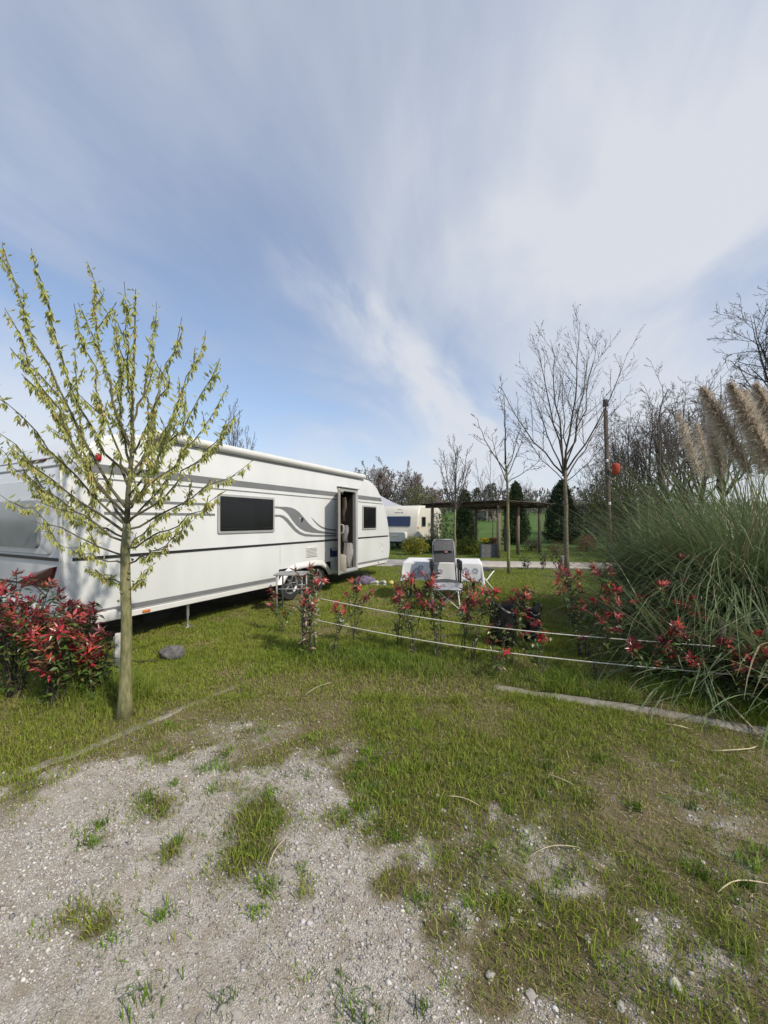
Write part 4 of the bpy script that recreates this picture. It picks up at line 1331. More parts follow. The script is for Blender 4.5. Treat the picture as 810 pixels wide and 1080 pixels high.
# --- bare trees of the lawn
def bare_tree(name, label, base, height, fork, P, seed, r0, lean=(0, 0), bark='bark2', limbs_=None, buds=0, budcol=(.2, .1, .06), trunkbark=None, spread=None, group=None):
    q = random.Random(seed)
    root = empty(name, base); tag(root, label, 'tree', group)
    tr = [Vector((0, 0, -.1))]
    n = 6
    for i in range(1, n + 1):
        t = i / n; tr.append(Vector((lean[0] * t + q.gauss(0, .012), lean[1] * t + q.gauss(0, .012), fork * t)))
    mb = MB(); mb.tube(tr, [r0 * (1.25 if i == 0 else 1) * (1 - .35 * i / n) for i in range(n + 1)], 10)
    mb.build('trunk', M[trunkbark or bark], root, smooth=True)
    cm = MB(); tw = []
    top = tr[-1]
    for (dx, dy, hz, rr, st) in limbs_:
        tip = Vector((dx, dy, hz)); s0 = tr[-1].lerp(tr[-2], st) if st >= 0 else tr[-1]
        v = tip - s0
        mid = s0 + v * .5 + Vector((dx, dy, 0)) * .18
        pts = []
        for i in range(9):
            t = i / 8; pts.append(s0 * (1 - t) ** 2 + mid * 2 * t * (1 - t) + tip * t * t + rvec(q, v.length * .008))
        skeleton(cm, pts, r0 * rr, P['rmin'], 1, q, P, tw)
    lv = None
    crown = cm.build('crown', M[bark], root, smooth=True)
    if buds:
        lv = MB()
        for pts in tw:
            for i in range(len(pts)):
                if q.random() < buds:
                    p = pts[i]; lv.leaf(p, rvec(q) + Vector((0, 0, .6)), rvec(q), q.uniform(.03, .06) * P.get('bud', 1), .025 * P.get('bud', 1), tuple(c * q.uniform(.7, 1.3) for c in budcol))
        lv.build('leaves', M['leaf'], root)
    return root


P1 = dict(levels=3, n=[0, 11, 6], t0=[0, .22, .2], ang=[(0, 0), (25, 50), (25, 55)], len=[0, .36, .42], rr=.44, rmin=.0036, seg=[6, 6, 4], wob=.05, up=.09)
bt = gnd(598, 609.5)
bare_tree('bare_tree', 'tall leafless tree with wide ascending crown rising behind the red shrubs', bt, 7.2, 2.85, P1, 21, .066,
          lean=(-.05, 0), limbs_=[(-1.65, .4, 5.2, .36, .3), (-1.0, -.6, 6.0, .4, .1), (-.3, .3, 6.5, .46, 0), (.22, -.3, 6.6, .46, 0), (.85, .5, 6.35, .42, .05), (1.4, -.3, 5.8, .38, .1), (1.4, .6, 4.8, .3, .4), (.4, 1.1, 5.9, .34, .2), (-.6, 1.0, 5.7, .34, .2), (.2, -1.0, 5.8, .34, .25), (-1.1, .5, 4.2, .2, .6), (1.0, -.6, 3.9, .2, .7)], buds=.16, budcol=(.10, .05, .035), trunkbark='bark3')
b2_ = gnd(537, 605.5)
P2 = dict(levels=3, n=[0, 6, 4], t0=[0, .3, .3], ang=[(0, 0), (30, 60), (30, 60)], len=[0, .34, .4], rr=.5, rmin=.005, seg=[5, 5, 4], wob=.09, up=.05)
bare_tree('bare_tree', 'slim leafless sapling with few side branches, nearest beside the pergola post', b2_, 5.0, 3.1, P2, 33, .046, lean=(-.06, 0),
          limbs_=[(-.12, 0, 5.0, .62, 0), (-.85, .3, 4.5, .4, .4), (-.6, -.3, 3.9, .3, .9), (.45, .2, 4.4, .35, .3), (.95, .1, 3.3, .32, .95), (.3, -.4, 4.0, .3, .6)], buds=.25, budcol=(.12, .07, .05), trunkbark='bark')
b3_ = Vector(((480 - CX) / F * 15.6, 15.6, 0))
P3 = dict(levels=3, n=[0, 8, 5], t0=[0, .2, .2], ang=[(0, 0), (20, 40), (25, 50)], len=[0, .36, .4], rr=.5, rmin=.007, seg=[5, 5, 3], wob=.06, up=.08)
bare_tree('bare_tree', 'small budding tree with upright oval crown behind the camping chair', b3_, 4.8, 2.0, P3, 41, .05,
          limbs_=[(0, 0, 4.85, .6, 0), (-.45, .2, 4.3, .4, .1), (.45, -.2, 4.35, .4, .1), (-.6, -.2, 3.7, .34, .3), (.6, .3, 3.8, .34, .3), (.15, .5, 4.2, .36, .2), (-.1, -.5, 4.2, .36, .2), (-.5, .1, 3.1, .26, .5), (.5, -.1, 3.0, .26, .5)], buds=.35, budcol=(.16, .11, .08), trunkbark='bark')
b4_ = Vector(((520 - CX) / F * 23, 23, .02))
bare_tree('bare_tree', 'faint thin leafless tree standing beyond the pergola roof', b4_, 5.6, 1.8, P3, 47, .05, bark='farbark',
          limbs_=[(-.2, 0, 5.5, .6, 0), (-1.0, .2, 4.9, .4, .2), (.8, -.2, 5.1, .4, .2), (-.7, .5, 4.2, .3, .4), (.7, .3, 4.0, .3, .4)], buds=.1)

# poplar tops behind the big caravan
for (px, topy, Y, sd, lab) in ((246, 428, 15.5, 3, 'tall thin poplar top above the caravan roof, the left one'), (261, 456, 16.5, 4, 'shorter thin poplar top above the caravan roof, the right one')):
    bp_ = Vector(((px - CX) / F * Y, Y, 0)); hz = H - (topy - HY) / F * Y
    bare_tree('poplar_tree', lab, bp_, hz, hz * .55, dict(P3, up=.16), sd, .05, bark='farbark',
              limbs_=[(0, 0, hz, .6, 0), (-.25, .1, hz * .9, .4, .2), (.25, -.1, hz * .92, .4, .2), (.1, .3, hz * .85, .4, .4)], buds=.1)

# --- woodland trees behind: four prototypes, each tree a thing
PF = dict(levels=4, n=[0, 8, 5, 3], t0=[0, .2, .2, .2], ang=[(0, 0), (25, 60), (25, 60), (25, 60)], len=[0, .45, .45, .45], rr=.5, rmin=.0095, seg=[6, 5, 4, 3], wob=.11, up=.05)
protos = []
for k in range(3):
    q = random.Random(60 + k); lm = []
    for i in range(9):
        a = q.uniform(0, 6.28); r_ = q.uniform(.4, 2.6); lm.append((r_ * math.cos(a), r_ * math.sin(a), 8.2 - r_ * q.uniform(.5, 1.3), .45, q.uniform(0, .9)))
    lm.append((.2, 0, 8.6, .6, 0))
    protos.append((lm, 60 + k))
WOOD = [  # px, depth, top px, label
    (664, 25, 440, 'bare wood tree with rounded crown right of the utility pole'),
    (684, 23, 428, 'bare dark tree of the wood with a slightly lower crown before the tallest'),
    (700, 22, 404, 'bare tree with forked dark trunk, sharpest against the sky in the wood'),
    (722, 25, 420, 'bare tree of the wood between the forked trunk and the plumes'),
    (741, 23, 400, 'bare tree whose crown shows just left of the leftmost dense plume'),
    (763, 26, 396, 'bare tree of the wood rising behind the tall pampas plumes'),
    (650, 30, 455, 'distant low bare tree directly behind the utility pole'),
    (630, 33, 478, 'distant bare tree left of the utility pole, behind the olive bush')]
wood_first = None
for i, (px, Y, ty, lab) in enumerate(WOOD):
    lm, sd = protos[i % 3][:2]
    x_ = (px - CX) / F * Y; z0 = tz(x_, Y); hz = H - (ty - HY) / F * Y - z0
    sc = hz / 8.6
    if i < 3:
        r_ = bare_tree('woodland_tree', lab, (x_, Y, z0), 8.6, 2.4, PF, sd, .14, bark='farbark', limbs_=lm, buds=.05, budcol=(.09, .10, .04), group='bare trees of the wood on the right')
        lm_ = r_; protos[i] = (lm, sd, r_)
    else:
        src = protos[i % 3][2]
        r_ = copy_tree(src, KIDS); r_.location = (x_, Y, z0); r_['label'] = lab
    r_.scale = (sc * rnd.uniform(.85, 1.05), sc, sc); r_.rotation_euler.z = rnd.uniform(0, 6.28)

# big bare tree at the right edge
PB = dict(levels=4, n=[0, 14, 8, 5], t0=[0, .18, .2, .2], ang=[(0, 0), (25, 55), (25, 60), (20, 60)], len=[0, .38, .45, .45], rr=.5, rmin=.006, seg=[7, 6, 4, 3], wob=.12, up=.02)
bx_ = (850 - CX) / F * 13
bare_tree('bare_tree', 'large leafless tree reaching into the sky at the right edge', (bx_, 13, 0), 11, 3.2, PB, 77, .2, bark='bark2',
          limbs_=[(-1.5, .3, 8.6, .4, 0), (-1.9, -.5, 7.3, .38, .2), (-1.7, .6, 6.0, .34, .5), (-1.2, -.4, 5.0, .3, .8), (-.4, .5, 9.3, .5, 0), (.8, .2, 10, .5, 0), (2.2, -.6, 9.5, .4, .2), (2.8, .7, 7.2, .35, .5), (-.9, 1.0, 8.9, .4, .2)], buds=.02)

# pale flecked trees behind the two caravans
LW = [(352, 46, 507, 'low blossoming tree close behind the caravan roof end'), (385, 44, 494, 'broad pale blossoming tree above the caravan front'),
      (406, 48, 491, 'tallest pale blossoming tree over the gap between the caravans'), (431, 46, 496, 'round pale blossoming tree above the smaller caravan'),
      (455, 52, 514, 'lowest pale blossoming tree behind the pergola roof end'), (372, 55, 500, 'far blossoming tree between two nearer pale crowns')]
fl = None
for i, (px, Y, ty, lab) in enumerate(LW):
    x_ = (px - CX) / F * Y; z0 = tz(x_, Y); hz = H - (ty - HY) / F * Y - z0
    if fl is None:
        lm, sd = protos[0][0], 91
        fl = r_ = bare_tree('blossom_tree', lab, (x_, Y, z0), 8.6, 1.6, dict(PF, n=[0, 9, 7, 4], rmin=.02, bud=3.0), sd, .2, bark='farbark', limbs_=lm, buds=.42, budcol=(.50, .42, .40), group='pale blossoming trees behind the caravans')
    else:
        r_ = copy_tree(fl, KIDS); r_.location = (x_, Y, z0); r_['label'] = lab
    sc = hz / 8.6; r_.scale = (sc * 1.15, sc * 1.15, sc); r_.rotation_euler.z = i * 1.3


# --- leafy crowns made of many small leaf clumps
def leafy(name, label, cat, base, crown, nleaf, col, size, seed, trunk_h=None, trunk_r=.06, group=None, clump=10, matn='leaf', hollow=.55, jitter=.12, flecks=None, leafname='crown'):
    """crown(q) gives a random direction-scaled point in the crown's volume (u in 0..1 = depth from the surface)"""
    q = random.Random(seed)
    root = empty(name, base); tag(root, label, cat, group)
    if trunk_h:
        mb = MB(); mb.tube([(0, 0, -.1), (.01, 0, trunk_h * .5), (0, .01, trunk_h)], [trunk_r * 1.1, trunk_r, trunk_r * .6], 8)
        for k in range(9):
            a = q.uniform(0, 6.28); z_ = trunk_h * q.uniform(.3, .95); e = crown(q)
            mb.tube([(0, 0, z_), (e.x * .4, e.y * .4, z_ + (e.z - z_) * .5), (e.x * .85, e.y * .85, e.z)], [trunk_r * .45, trunk_r * .3, trunk_r * .12], 5)
        mb.build('trunk', M['bark2'], root, smooth=True)
    lf = MB()
    for c in range(nleaf // clump):
        p = crown(q); k = q.uniform(.75, 1.3)
        for j in range(clump):
            pp = p + rvec(q, size * jitter * 10 * .45)
            d = (pp - Vector((0, 0, p.z * .7))).normalized() * .5 + rvec(q, .6) + Vector((0, 0, .25))
            cc = col if not flecks or q.random() > flecks[0] else flecks[1]
            s = q.uniform(.7, 1.3) * k ** .3
            lf.leaf(pp, d, rvec(q), size * s, size * .45 * s, tuple(v * k * q.uniform(.85, 1.15) for v in cc), .2)
    lf.build(leafname, M[matn], root)
    return root


def cone_crown(h, r, z0=.15):
    def f(q):
        t = q.random() ** 1.25; z = z0 + (h - z0) * t
        prof_ = (1 - t) ** .52 * min(1, .6 + t * 3.2)
        a = q.uniform(0, 6.28); rr = r * prof_ * (1 - q.random() ** 2 * .5) * (1 + .16 * math.sin(a * 3 + t * 9))
        return Vector((rr * math.cos(a), rr * math.sin(a), z))
    return f


def ball_crown(rx, ry, rz, zc_, lump=.18, seed=0, flatb=.8):
    def f(q):
        v = rvec(q).normalized(); k = (1 - q.random() ** 2 * .6) * (1 + lump * 2 * mnoise.noise(v * 2.1 + Vector((seed, 0, 0))))
        z = v.z * rz * k
        if z < 0: z *= flatb
        return Vector((v.x * rx * k, v.y * ry * k, zc_ + z))
    return f


DG = (.034, .06, .02)
for (px, Y, ty, wd_, lab, sd) in ((490, 25.5, 519, 1.45, 'dark conifer behind the left half of the pergola', 1), (544, 25, 510, 1.65, 'dark conifer behind the right end of the pergola', 2), (592, 26.5, 508, 2.45, 'broadest dark cone shaped conifer right of the pergola, behind a bare trunk', 3)):
    x_ = (px - CX) / F * Y; z0 = tz(x_, Y); hz = H - (ty - HY) / F * Y - z0
    leafy('conifer', lab, 'tree', (x_, Y, z0), cone_crown(hz, wd_ / 2), 14000, DG, .12, sd + 100, trunk_h=hz * .7, group='dark conifers beyond the path')
for (px, Y, ty, wd_, lab, sd) in ((503.5, 62, 516, 1.3, 'distant slim cypress, leftmost of three above the pergola roof', 4), (515, 62, 511, 1.5, 'distant slim cypress, tallest of three above the pergola roof', 5), (520.5, 64, 510, 1.4, 'distant slim cypress, rightmost of three above the pergola roof', 6)):
    x_ = (px - CX) / F * Y; z0 = tz(x_, Y); hz = H - (ty - HY) / F * Y - z0
    def col_crown(q, hz=hz, r=wd_ / 2):
        t = q.random(); a = q.uniform(0, 6.28); rr = r * min(1, (1 - t) * 3.5) ** .6 * (1 - q.random() ** 2 * .5)
        return Vector((rr * math.cos(a), rr * math.sin(a), .2 + (hz - .2) * t))
    leafy('cypress', lab, 'tree', (x_, Y, z0), col_crown, 1600, (.035, .055, .025), .22, sd + 100, trunk_h=hz * .6, group='distant cypresses')
# olive bush and dark shrubs by the wood
def bush_at(px, by, Y, w_, h_, col, n, size, lab, sd, name='bush', flecks=None, matn='leaf', zc_=None, cat='bush', group=None, trunk=None):
    x_ = (px - CX) / F * Y; z0 = tz(x_, Y)
    return leafy(name, lab, cat, (x_, Y, z0), ball_crown(w_ / 2, w_ / 2 * .8, h_ * .55, zc_ or h_ * .48, seed=sd), n, col, size, sd, trunk_h=trunk or h_ * .6, trunk_r=.04, flecks=flecks, matn=matn, group=group, leafname='foliage')
bush_at(646, 0, 20.5, 2.5, 3.6, (.075, .085, .028), 4200, .10, 'olive green bush behind the utility pole', 201, zc_=2.5)
bush_at(668, 0, 19.5, 4.0, 3.4, (.045, .065, .02), 6000, .11, 'dark green bush between the pole and the pampas grass', 202)
bush_at(700, 0, 18, 3.5, 3.2, (.05, .06, .024), 5000, .11, 'dark bush at the foot of the bare wood', 203)
bush_at(443, 0, 30, 2.4, 2.9, (.12, .13, .04), 2600, .13, 'yellow green tree between the tent and the pergola', 204, zc_=2.6)
bush_at(461, 0, 23, 2.2, 1.9, (.06, .085, .025), 3200, .09, 'green shrub behind the left post of the pergola', 205)
YG = (.13, .15, .025)
bush_at(437, 0, 17.2, 1.15, .75, YG, 4200, .06, 'yellow green shrub in front of the smaller caravan', 206, flecks=(.45, (.42, .36, .03)), matn='gleaf')
bush_at(451, 0, 18.2, 1.0, .8, (.07, .11, .025), 3000, .06, 'green shrub just right of the yellow one', 207, flecks=(.08, (.3, .28, .03)), matn='gleaf')
bush_at(488, 0, 17.4, .95, .72, (.11, .15, .025), 3400, .055, 'light green shrub in the clipped group behind the table, left one', 208, flecks=(.2, (.38, .34, .03)), matn='gleaf')
bush_at(500, 0, 17.2, .7, .66, (.10, .14, .025), 2600, .055, 'light green shrub next to the grey planter', 209, flecks=(.25, (.4, .36, .03)), matn='gleaf')
bush_at(560, 0, 19.5, .75, .5, (.12, .085, .05), 1400, .05, 'brownish low shrub on the far lawn', 210)
bush_at(587, 0, 15.6, .55, .75, (.12, .085, .04), 900, .05, 'thin brown shrub beside the tall bare trunk', 212)
bush_at(618, 0, 19, .95, .75, (.06, .08, .03), 1600, .06, 'small red topped shrub on the far lawn', 211, flecks=(.6, (.30, .045, .03)), matn='gleaf')
# leaning dark trunk beyond the path
mb = MB(); a = Vector(((614 - CX) / F * 24, 24, tz(12, 24))); b_ = at(633, 548, 24)
mb.tube([a, a.lerp(b_, .5) + Vector((.1, 0, .05)), b_, b_ + Vector((.9, 0, .8))], [.16, .14, .11, .06], 8)
lt = mb.build('leaning_trunk', M['bark2'], smooth=True); tag(lt, 'leaning dark trunk at the edge of the wood', 'tree')

# --- hazy tree lines on the horizon: far wood reading as one mass
def far_mass(name, x0, x1, Y, hmin, hmax, col, n, size, label, sd):
    q = random.Random(sd); lf = MB()
    for i in range(n):
        x_ = q.uniform(x0, x1); hh = hmin + (hmax - hmin) * (.5 + .5 * mnoise.noise(Vector((x_ * .09, sd, 0))) + .25 * mnoise.noise(Vector((x_ * .4, sd, 3))))
        y_ = Y + q.uniform(-4, 4); z0 = tz(x_, y_); t = q.random() ** .8
        p = Vector((x_, y_, z0 + hh * t))
        lf.leaf(p, rvec(q, .5) + Vector((0, 0, 1)), Vector((0, -1, 0)) + rvec(q, .4), size * q.uniform(.5, 1.6) * (1.3 - .6 * t), size * .28 * q.uniform(.6, 1.4), tuple(c * q.uniform(.75, 1.2) for c in col), .1)
    o = lf.build(name, M['leaf']); tag(o, label, 'trees', kind='stuff')
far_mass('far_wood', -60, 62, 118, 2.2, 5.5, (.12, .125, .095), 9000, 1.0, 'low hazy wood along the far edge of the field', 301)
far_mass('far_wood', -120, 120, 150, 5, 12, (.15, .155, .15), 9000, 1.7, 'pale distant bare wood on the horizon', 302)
far_mass('far_wood', 14, 52, 30, 1.2, 4.0, (.06, .062, .038), 11000, .45, 'tangled undergrowth of the wood on the right', 303)
far_mass('far_wood', -40, -2, 52, 1.5, 4.2, (.10, .095, .06), 6000, .6, 'brushy undergrowth beyond the smaller caravan', 304)
for (px, Y, ty, lab, sd) in ((556, 75, 506, 'distant bare tree right of the pergola roof', 1), (602, 95, 520, 'faint far bare tree at the edge of the field, right of the broad conifer', 2), (575, 90, 523, 'faint far bare tree left of the broad conifer', 0)):
    x_ = (px - CX) / F * Y; z0 = tz(x_, Y); hz = H - (ty - HY) / F * Y - z0
    r_ = copy_tree(protos[sd][2], KIDS); r_.location = (x_, Y, z0); r_['label'] = lab; r_['group'] = 'far bare trees on the field'; r_.scale = (hz / 8.6 * .8, hz / 8.6 * .8, hz / 8.6); r_.rotation_euler.z = sd * 2.0

# far house between the cypresses
Y = 70.0; hx = (514 - CX) / F * Y
hz0 = tz(hx, Y)
hs = empty('house', (hx, Y, hz0), .25); tag(hs, 'small distant house with brown roof seen under the cypresses', 'house')
mb = MB(); mb.box((0, 0, .75), (2.6, 4, 1.7)); mb.build('wall', M['housewall'], hs)
mb = MB(); prism_y(mb, [(-1.55, 1.55), (0, 2.7), (1.55, 1.55), (1.45, 1.5), (0, 2.58), (-1.45, 1.5)], -2.2, 2.2); mb.build('roof', M['roof'], hs)
mb = MB(); mb.box((-.5, -2.01, .95), (.5, .04, .6)); mb.build('window', M['glass'], hs)

# ------------------------------------------------------------------ pergola, planter, pole, balloon, bollard, tent, second caravan
p1 = Vector(((526 - CX) / F * 15.7, 15.7, 0)); p2 = Vector(((456 - CX) / F * 18.3, 18.3, 0))
ex = (p2 - p1); Lp = ex.length; prz = math.atan2(ex.y, ex.x)
pg = empty('pergola', p1, prz); tag(pg, 'open wooden shelter with thin dark flat roof on posts', 'pergola')
DPT = -3.6       # local y of the back row (local x runs along the front edge to the left)
for (x_, y_) in ((0, 0), (Lp, 0), (0, DPT), (Lp, DPT), (.22, DPT * .55), (Lp / 2, DPT)):
    mb = MB(); mb.tube([(x_, y_, -.1), (x_ + .01, y_, 1.1), (x_, y_, 2.16)], [.085, .078, .074], 10); mb.build('post', M['wood'], pg, smooth=True)
mb = MB(); mb.box((Lp / 2, 0, 2.2), (Lp + .8, .10, .12)); mb.build('beam', M['darkwood'], pg)
mb = MB(); mb.box((Lp / 2, DPT, 2.2), (Lp + .8, .10, .12)); mb.build('beam', M['darkwood'], pg)
for k in range(7):
    mb = MB(); mb.box((-.3 + (Lp + .6) * k / 6, DPT / 2, 2.285), (.07, abs(DPT) + .8, .05)); mb.build('rafter', M['darkwood'], pg)
mb = MB()
for k in range(24):
    mb.box((Lp / 2, .42 + (DPT - .84) * (k + .5) / 24, 2.335 + .006 * math.sin(k * 2.2)), (Lp + .95, .175, .03))
mb.build('roof', M['darkwood'], pg)
pp = Vector(((516 - CX) / F * 16.1, 16.1, 0))
pl = empty('planter', pp, -.1); tag(pl, 'grey box planter with yellow flowers at the foot of the pergola post', 'planter')
mb = MB()
for (c_, s_) in (((0, -.24, .28), (.72, .04, .54)), ((0, .24, .28), (.72, .04, .54)), ((-.36, 0, .28), (.04, .442, .54)), ((.36, 0, .28), (.04, .442, .54))): mb.box(c_, s_, .004)
mb.build('box', M['planter'], pl)
mb = MB(); mb.box((0, 0, .48), (.66, .42, .04)); mb.build('soil', M['darkwood'], pl)
q = random.Random(9); fm = MB(); gm = MB()
for i in range(260):
    x_ = q.uniform(-.33, .33); y_ = q.uniform(-.2, .2); h_ = q.uniform(.05, .3)
    yel = x_ < -.02
    for j in range(5):
        a = q.uniform(0, 6.28); d = Vector((math.cos(a), math.sin(a), q.uniform(.2, 1)))
        (fm if (yel and h_ > .14) else gm).leaf(Vector((x_, y_, .5 + h_)), d, rvec(q), .06, .035, (.55, .45, .03) if (yel and h_ > .14) else ((.09, .12, .03) if yel else (.15, .09, .05)))
gm.build('leaves', M['leaf'], pl); fm.build('flowers', M['leaf'], pl)

Yp = 14.0; pb_ = Vector(((643.5 - CX) / F * Yp, Yp, 0)); pt_ = at(638.6, 433, Yp)
pole = empty('utility_pole', pb_); tag(pole, 'dark wooden pole with a small lamp on top behind the pampas grass', 'pole')
tp = pt_ - pb_
mb = MB(); mb.tube([(0, 0, -.2), tp * .5, tp], [.095, .08, .066], 10); mb.build('shaft', M['polewood'], pole, smooth=True)
mb = MB(); mb.tube([tp, tp + Vector((0, 0, .14))], .025, 8); mb.box(tp + Vector((0, 0, .27)), (.15, .15, .26), .03, seg=2); mb.build('lamp', M['blackplastic'], pole, auto=40)
for (px, py) in ((640.3, 486), (643, 531)):
    v = at(px, py, Yp - .09) - pb_
    mb = MB(); mb.lathe([(0, -.05), (.035, -.05), (.045, -.02), (.03, 0), (.045, .02), (.035, .05), (0, .05)], 12, Matrix.Translation(v)); mb.build('insulator', M['whitemetal'], pole, smooth=True)
bl = at(649.5, 494.5, Yp - .3)
ba = empty('balloon', bl); tag(ba, 'dull red balloon tied to the wooden pole', 'balloon')
mb = MB(); prof_ = [(.0, .26), (.09, .25), (.165, .20), (.20, .11), (.205, .0), (.185, -.10), (.14, -.19), (.07, -.245), (.02, -.265), (.035, -.29), (0, -.29)]
mb.lathe([(r_ * .68, z_ * .82) for r_, z_ in prof_], 20); mb.build('skin', M['balloon'], ba, smooth=True)
mb = MB(); mb.tube([(0, 0, -.3), (-.06, .05, -.38), (-.12, .10, -.33), (-.22, .18, -.2)], .012, 5); mb.build('string', M['rope'], ba, smooth=True)

pb2 = Vector(((594 - CX) / F * 12.0, 12.0, 0))
bo = empty('bollard', pb2); tag(bo, 'short grey bollard at the path edge beside the bare trunk', 'bollard')
mb = MB(); mb.box((0, 0, .19), (.15, .15, .42), .012); mb.build('shaft', M['concrete'], bo)
mb = MB(); mb.box((0, 0, .412), (.165, .165, .03), .008); mb.build('cap', M['concrete'], bo)

te = empty('tent', (-.3, 30.5, tz(-.3, 30.5)), .2); tag(te, 'grey pavilion tent roof rising behind the smaller caravan', 'tent')
mb = MB(); tzz = 3.36
apex = (0, 0, tzz); cs = [(-2.3, -2.3, 2.2), (2.3, -2.3, 2.2), (2.3, 2.3, 2.2), (-2.3, 2.3, 2.2)]
vs = []; fs = []
for k in range(4):
    a, b_ = Vector(cs[k]), Vector(cs[(k + 1) % 4]); ap = Vector(apex); base_i = len(vs); n = 6
    for i in range(n + 1):
        t = i / n
        for j in range(n + 1):
            s = j / n; p = a.lerp(b_, s).lerp(ap, t); p.z -= .16 * math.sin(math.pi * t) * 1.0; vs.append(p)
    for i in range(n):
        for j in range(n): fs.append([base_i + i * (n + 1) + j, base_i + i * (n + 1) + j + 1, base_i + (i + 1) * (n + 1) + j + 1, base_i + (i + 1) * (n + 1) + j])
mb.add(vs, fs); mb.build('roof', M['tent'], te, smooth=True)
mb = MB()
for k in range(4):
    a, b_ = Vector(cs[k]), Vector(cs[(k + 1) % 4]); mb.add([a, b_, b_ - Vector((0, 0, .25)), a - Vector((0, 0, .25))], [[0, 1, 2, 3]])
build_each(mb, 'valance', M['tent'], te)
for c_ in cs:
    mb = MB(); mb.tube([(c_[0], c_[1], -.3), c_], .03, 6); mb.build('pole', M['whitemetal'], te, smooth=True)

# second caravan
A2 = Vector((1.82, 20.5, 0)); D2 = Vector((.39, .92, 0)).normalized(); rz2 = math.atan2(D2.y, D2.x)
c2 = empty('caravan', A2, rz2); tag(c2, 'smaller cream caravan with rounded end and dark blue window on the far pitch', 'caravan')
pf2 = [(.16, .38), (.04, .55), (.0, .9), (.02, 1.3), (.10, 1.75), (.24, 2.12), (.42, 2.3), (.7, 2.38), (2.5, 2.42), (4.3, 2.36), (4.7, 2.24), (4.92, 2.0), (5.02, 1.4), (5.0, .7), (4.85, .4)]
mb = MB(); prism_y(mb, pf2, 0, 2.28, bev=.10, seg=3); mb.build('body', M['cream'], c2, auto=35)
def endx(z):
    for (x0, z0), (x1, z1) in zip(pf2[:-1], pf2[1:]):
        if z0 <= z <= z1: return x0 + (x1 - x0) * (z - z0) / (z1 - z0)
    return 0
def end_plate(s0, s1, z0, z1, r, th, mname, name, parent):
    pts = rrect(s0, s1, z0, z1, r); bm = bmesh.new(); n = len(pts)
    a = [bm.verts.new((endx(z) + .01, s, z)) for s, z in pts]; b_ = [bm.verts.new((endx(z) - th, s, z)) for s, z in pts]
    bm.faces.new(b_)
    for i in range(n): bm.faces.new([a[i], a[(i + 1) % n], b_[(i + 1) % n], b_[i]])
    bmesh.ops.recalc_face_normals(bm, faces=bm.faces); mb = MB(); mb.bm(bm); return mb.build(name, M[mname], parent, auto=40)
wf = end_plate(.43, 1.86, 1.22, 1.80, .08, .02, 'greyframe', 'window', c2)
end_plate(.46, 1.83, 1.25, 1.77, .06, .032, 'bluepane', 'pane', wf)
lk = end_plate(.62, 1.78, .42, .92, .08, .36, 'white2', 'gas_locker', c2)
mb = MB(); mb.box((-.385, 1.2, .72), (.02, .3, .04), .008); mb.build('handle', M['greyframe'], lk)
for k in range(5):
    pass
mb = MB()
for k, s in enumerate((1.36, 1.28, 1.20, 1.12, 1.02, .95)): mb.box((endx(1.98) - .005, s, 1.985), (.02, .055 if k % 2 else .04, .075 if k != 3 else .05))
mb.build('lettering', M['greyframe'], c2)
mb = MB(); mb.tube([(endx(2.14) - .012, 1.14 + .14 * math.cos(a), 2.13 + .05 * math.sin(a)) for a in [i * math.pi / 8 for i in range(16)]], .012, 5, closed=True); mb.build('emblem', M['greyframe'], c2)
window(.55, 1.35, 1.2, 1.78, c2); window(4.15, 4.6, 1.65, 2.0, c2); window(4.3, 4.75, .95, 1.4, c2)
mb = MB(); mb.box((.05, .02, 1.15), (.04, .07, .12), .01); mb.build('marker_lamp', M['orange'], c2)
for s in (.1, 2.18):
    mb = MB(); mb.lathe([(.19, -.09), (.28, -.09), (.31, -.05), (.31, .05), (.28, .09), (.19, .09), (0, .07)], 24, Matrix.Translation((2.7, s, .31)) @ Matrix.Rotation(R(90), 4, 'X')); mb.build('wheel', M['rubber'], c2, auto=40)
mb = MB(); mb.tube([(.5, .5, .38), (-1.1, 1.14, .42)], .04, 6); mb.tube([(.5, 1.78, .38), (-1.1, 1.14, .42)], .04, 6); mb.tube([(-.9, 1.14, .42), (-.9, 1.14, .03)], .03, 6); mb.box((2.5, 1.14, .34), (4.4, 1.9, .1)); mb.build('chassis', M['under'], c2)
mb = MB(); Mx = Matrix.Translation((-.9, 1.14, .1)) @ Matrix.Rotation(R(90), 4, 'X'); mb.lathe([(0, -.03), (.1, -.03), (.1, .03), (0, .03)], 16, Mx); mb.build('jockey_wheel', M['rubber'], c2)


# ------------------------------------------------------------------ photinia shrubs
RED = [(.38, .036, .048), (.30, .028, .042), (.45, .065, .065), (.20, .026, .036), (.50, .12, .10), (.32, .075, .05), (.22, .10, .05), (.16, .045, .04)]
GRN = [(.07, .12, .025), (.10, .14, .03), (.055, .09, .022), (.13, .12, .04)]


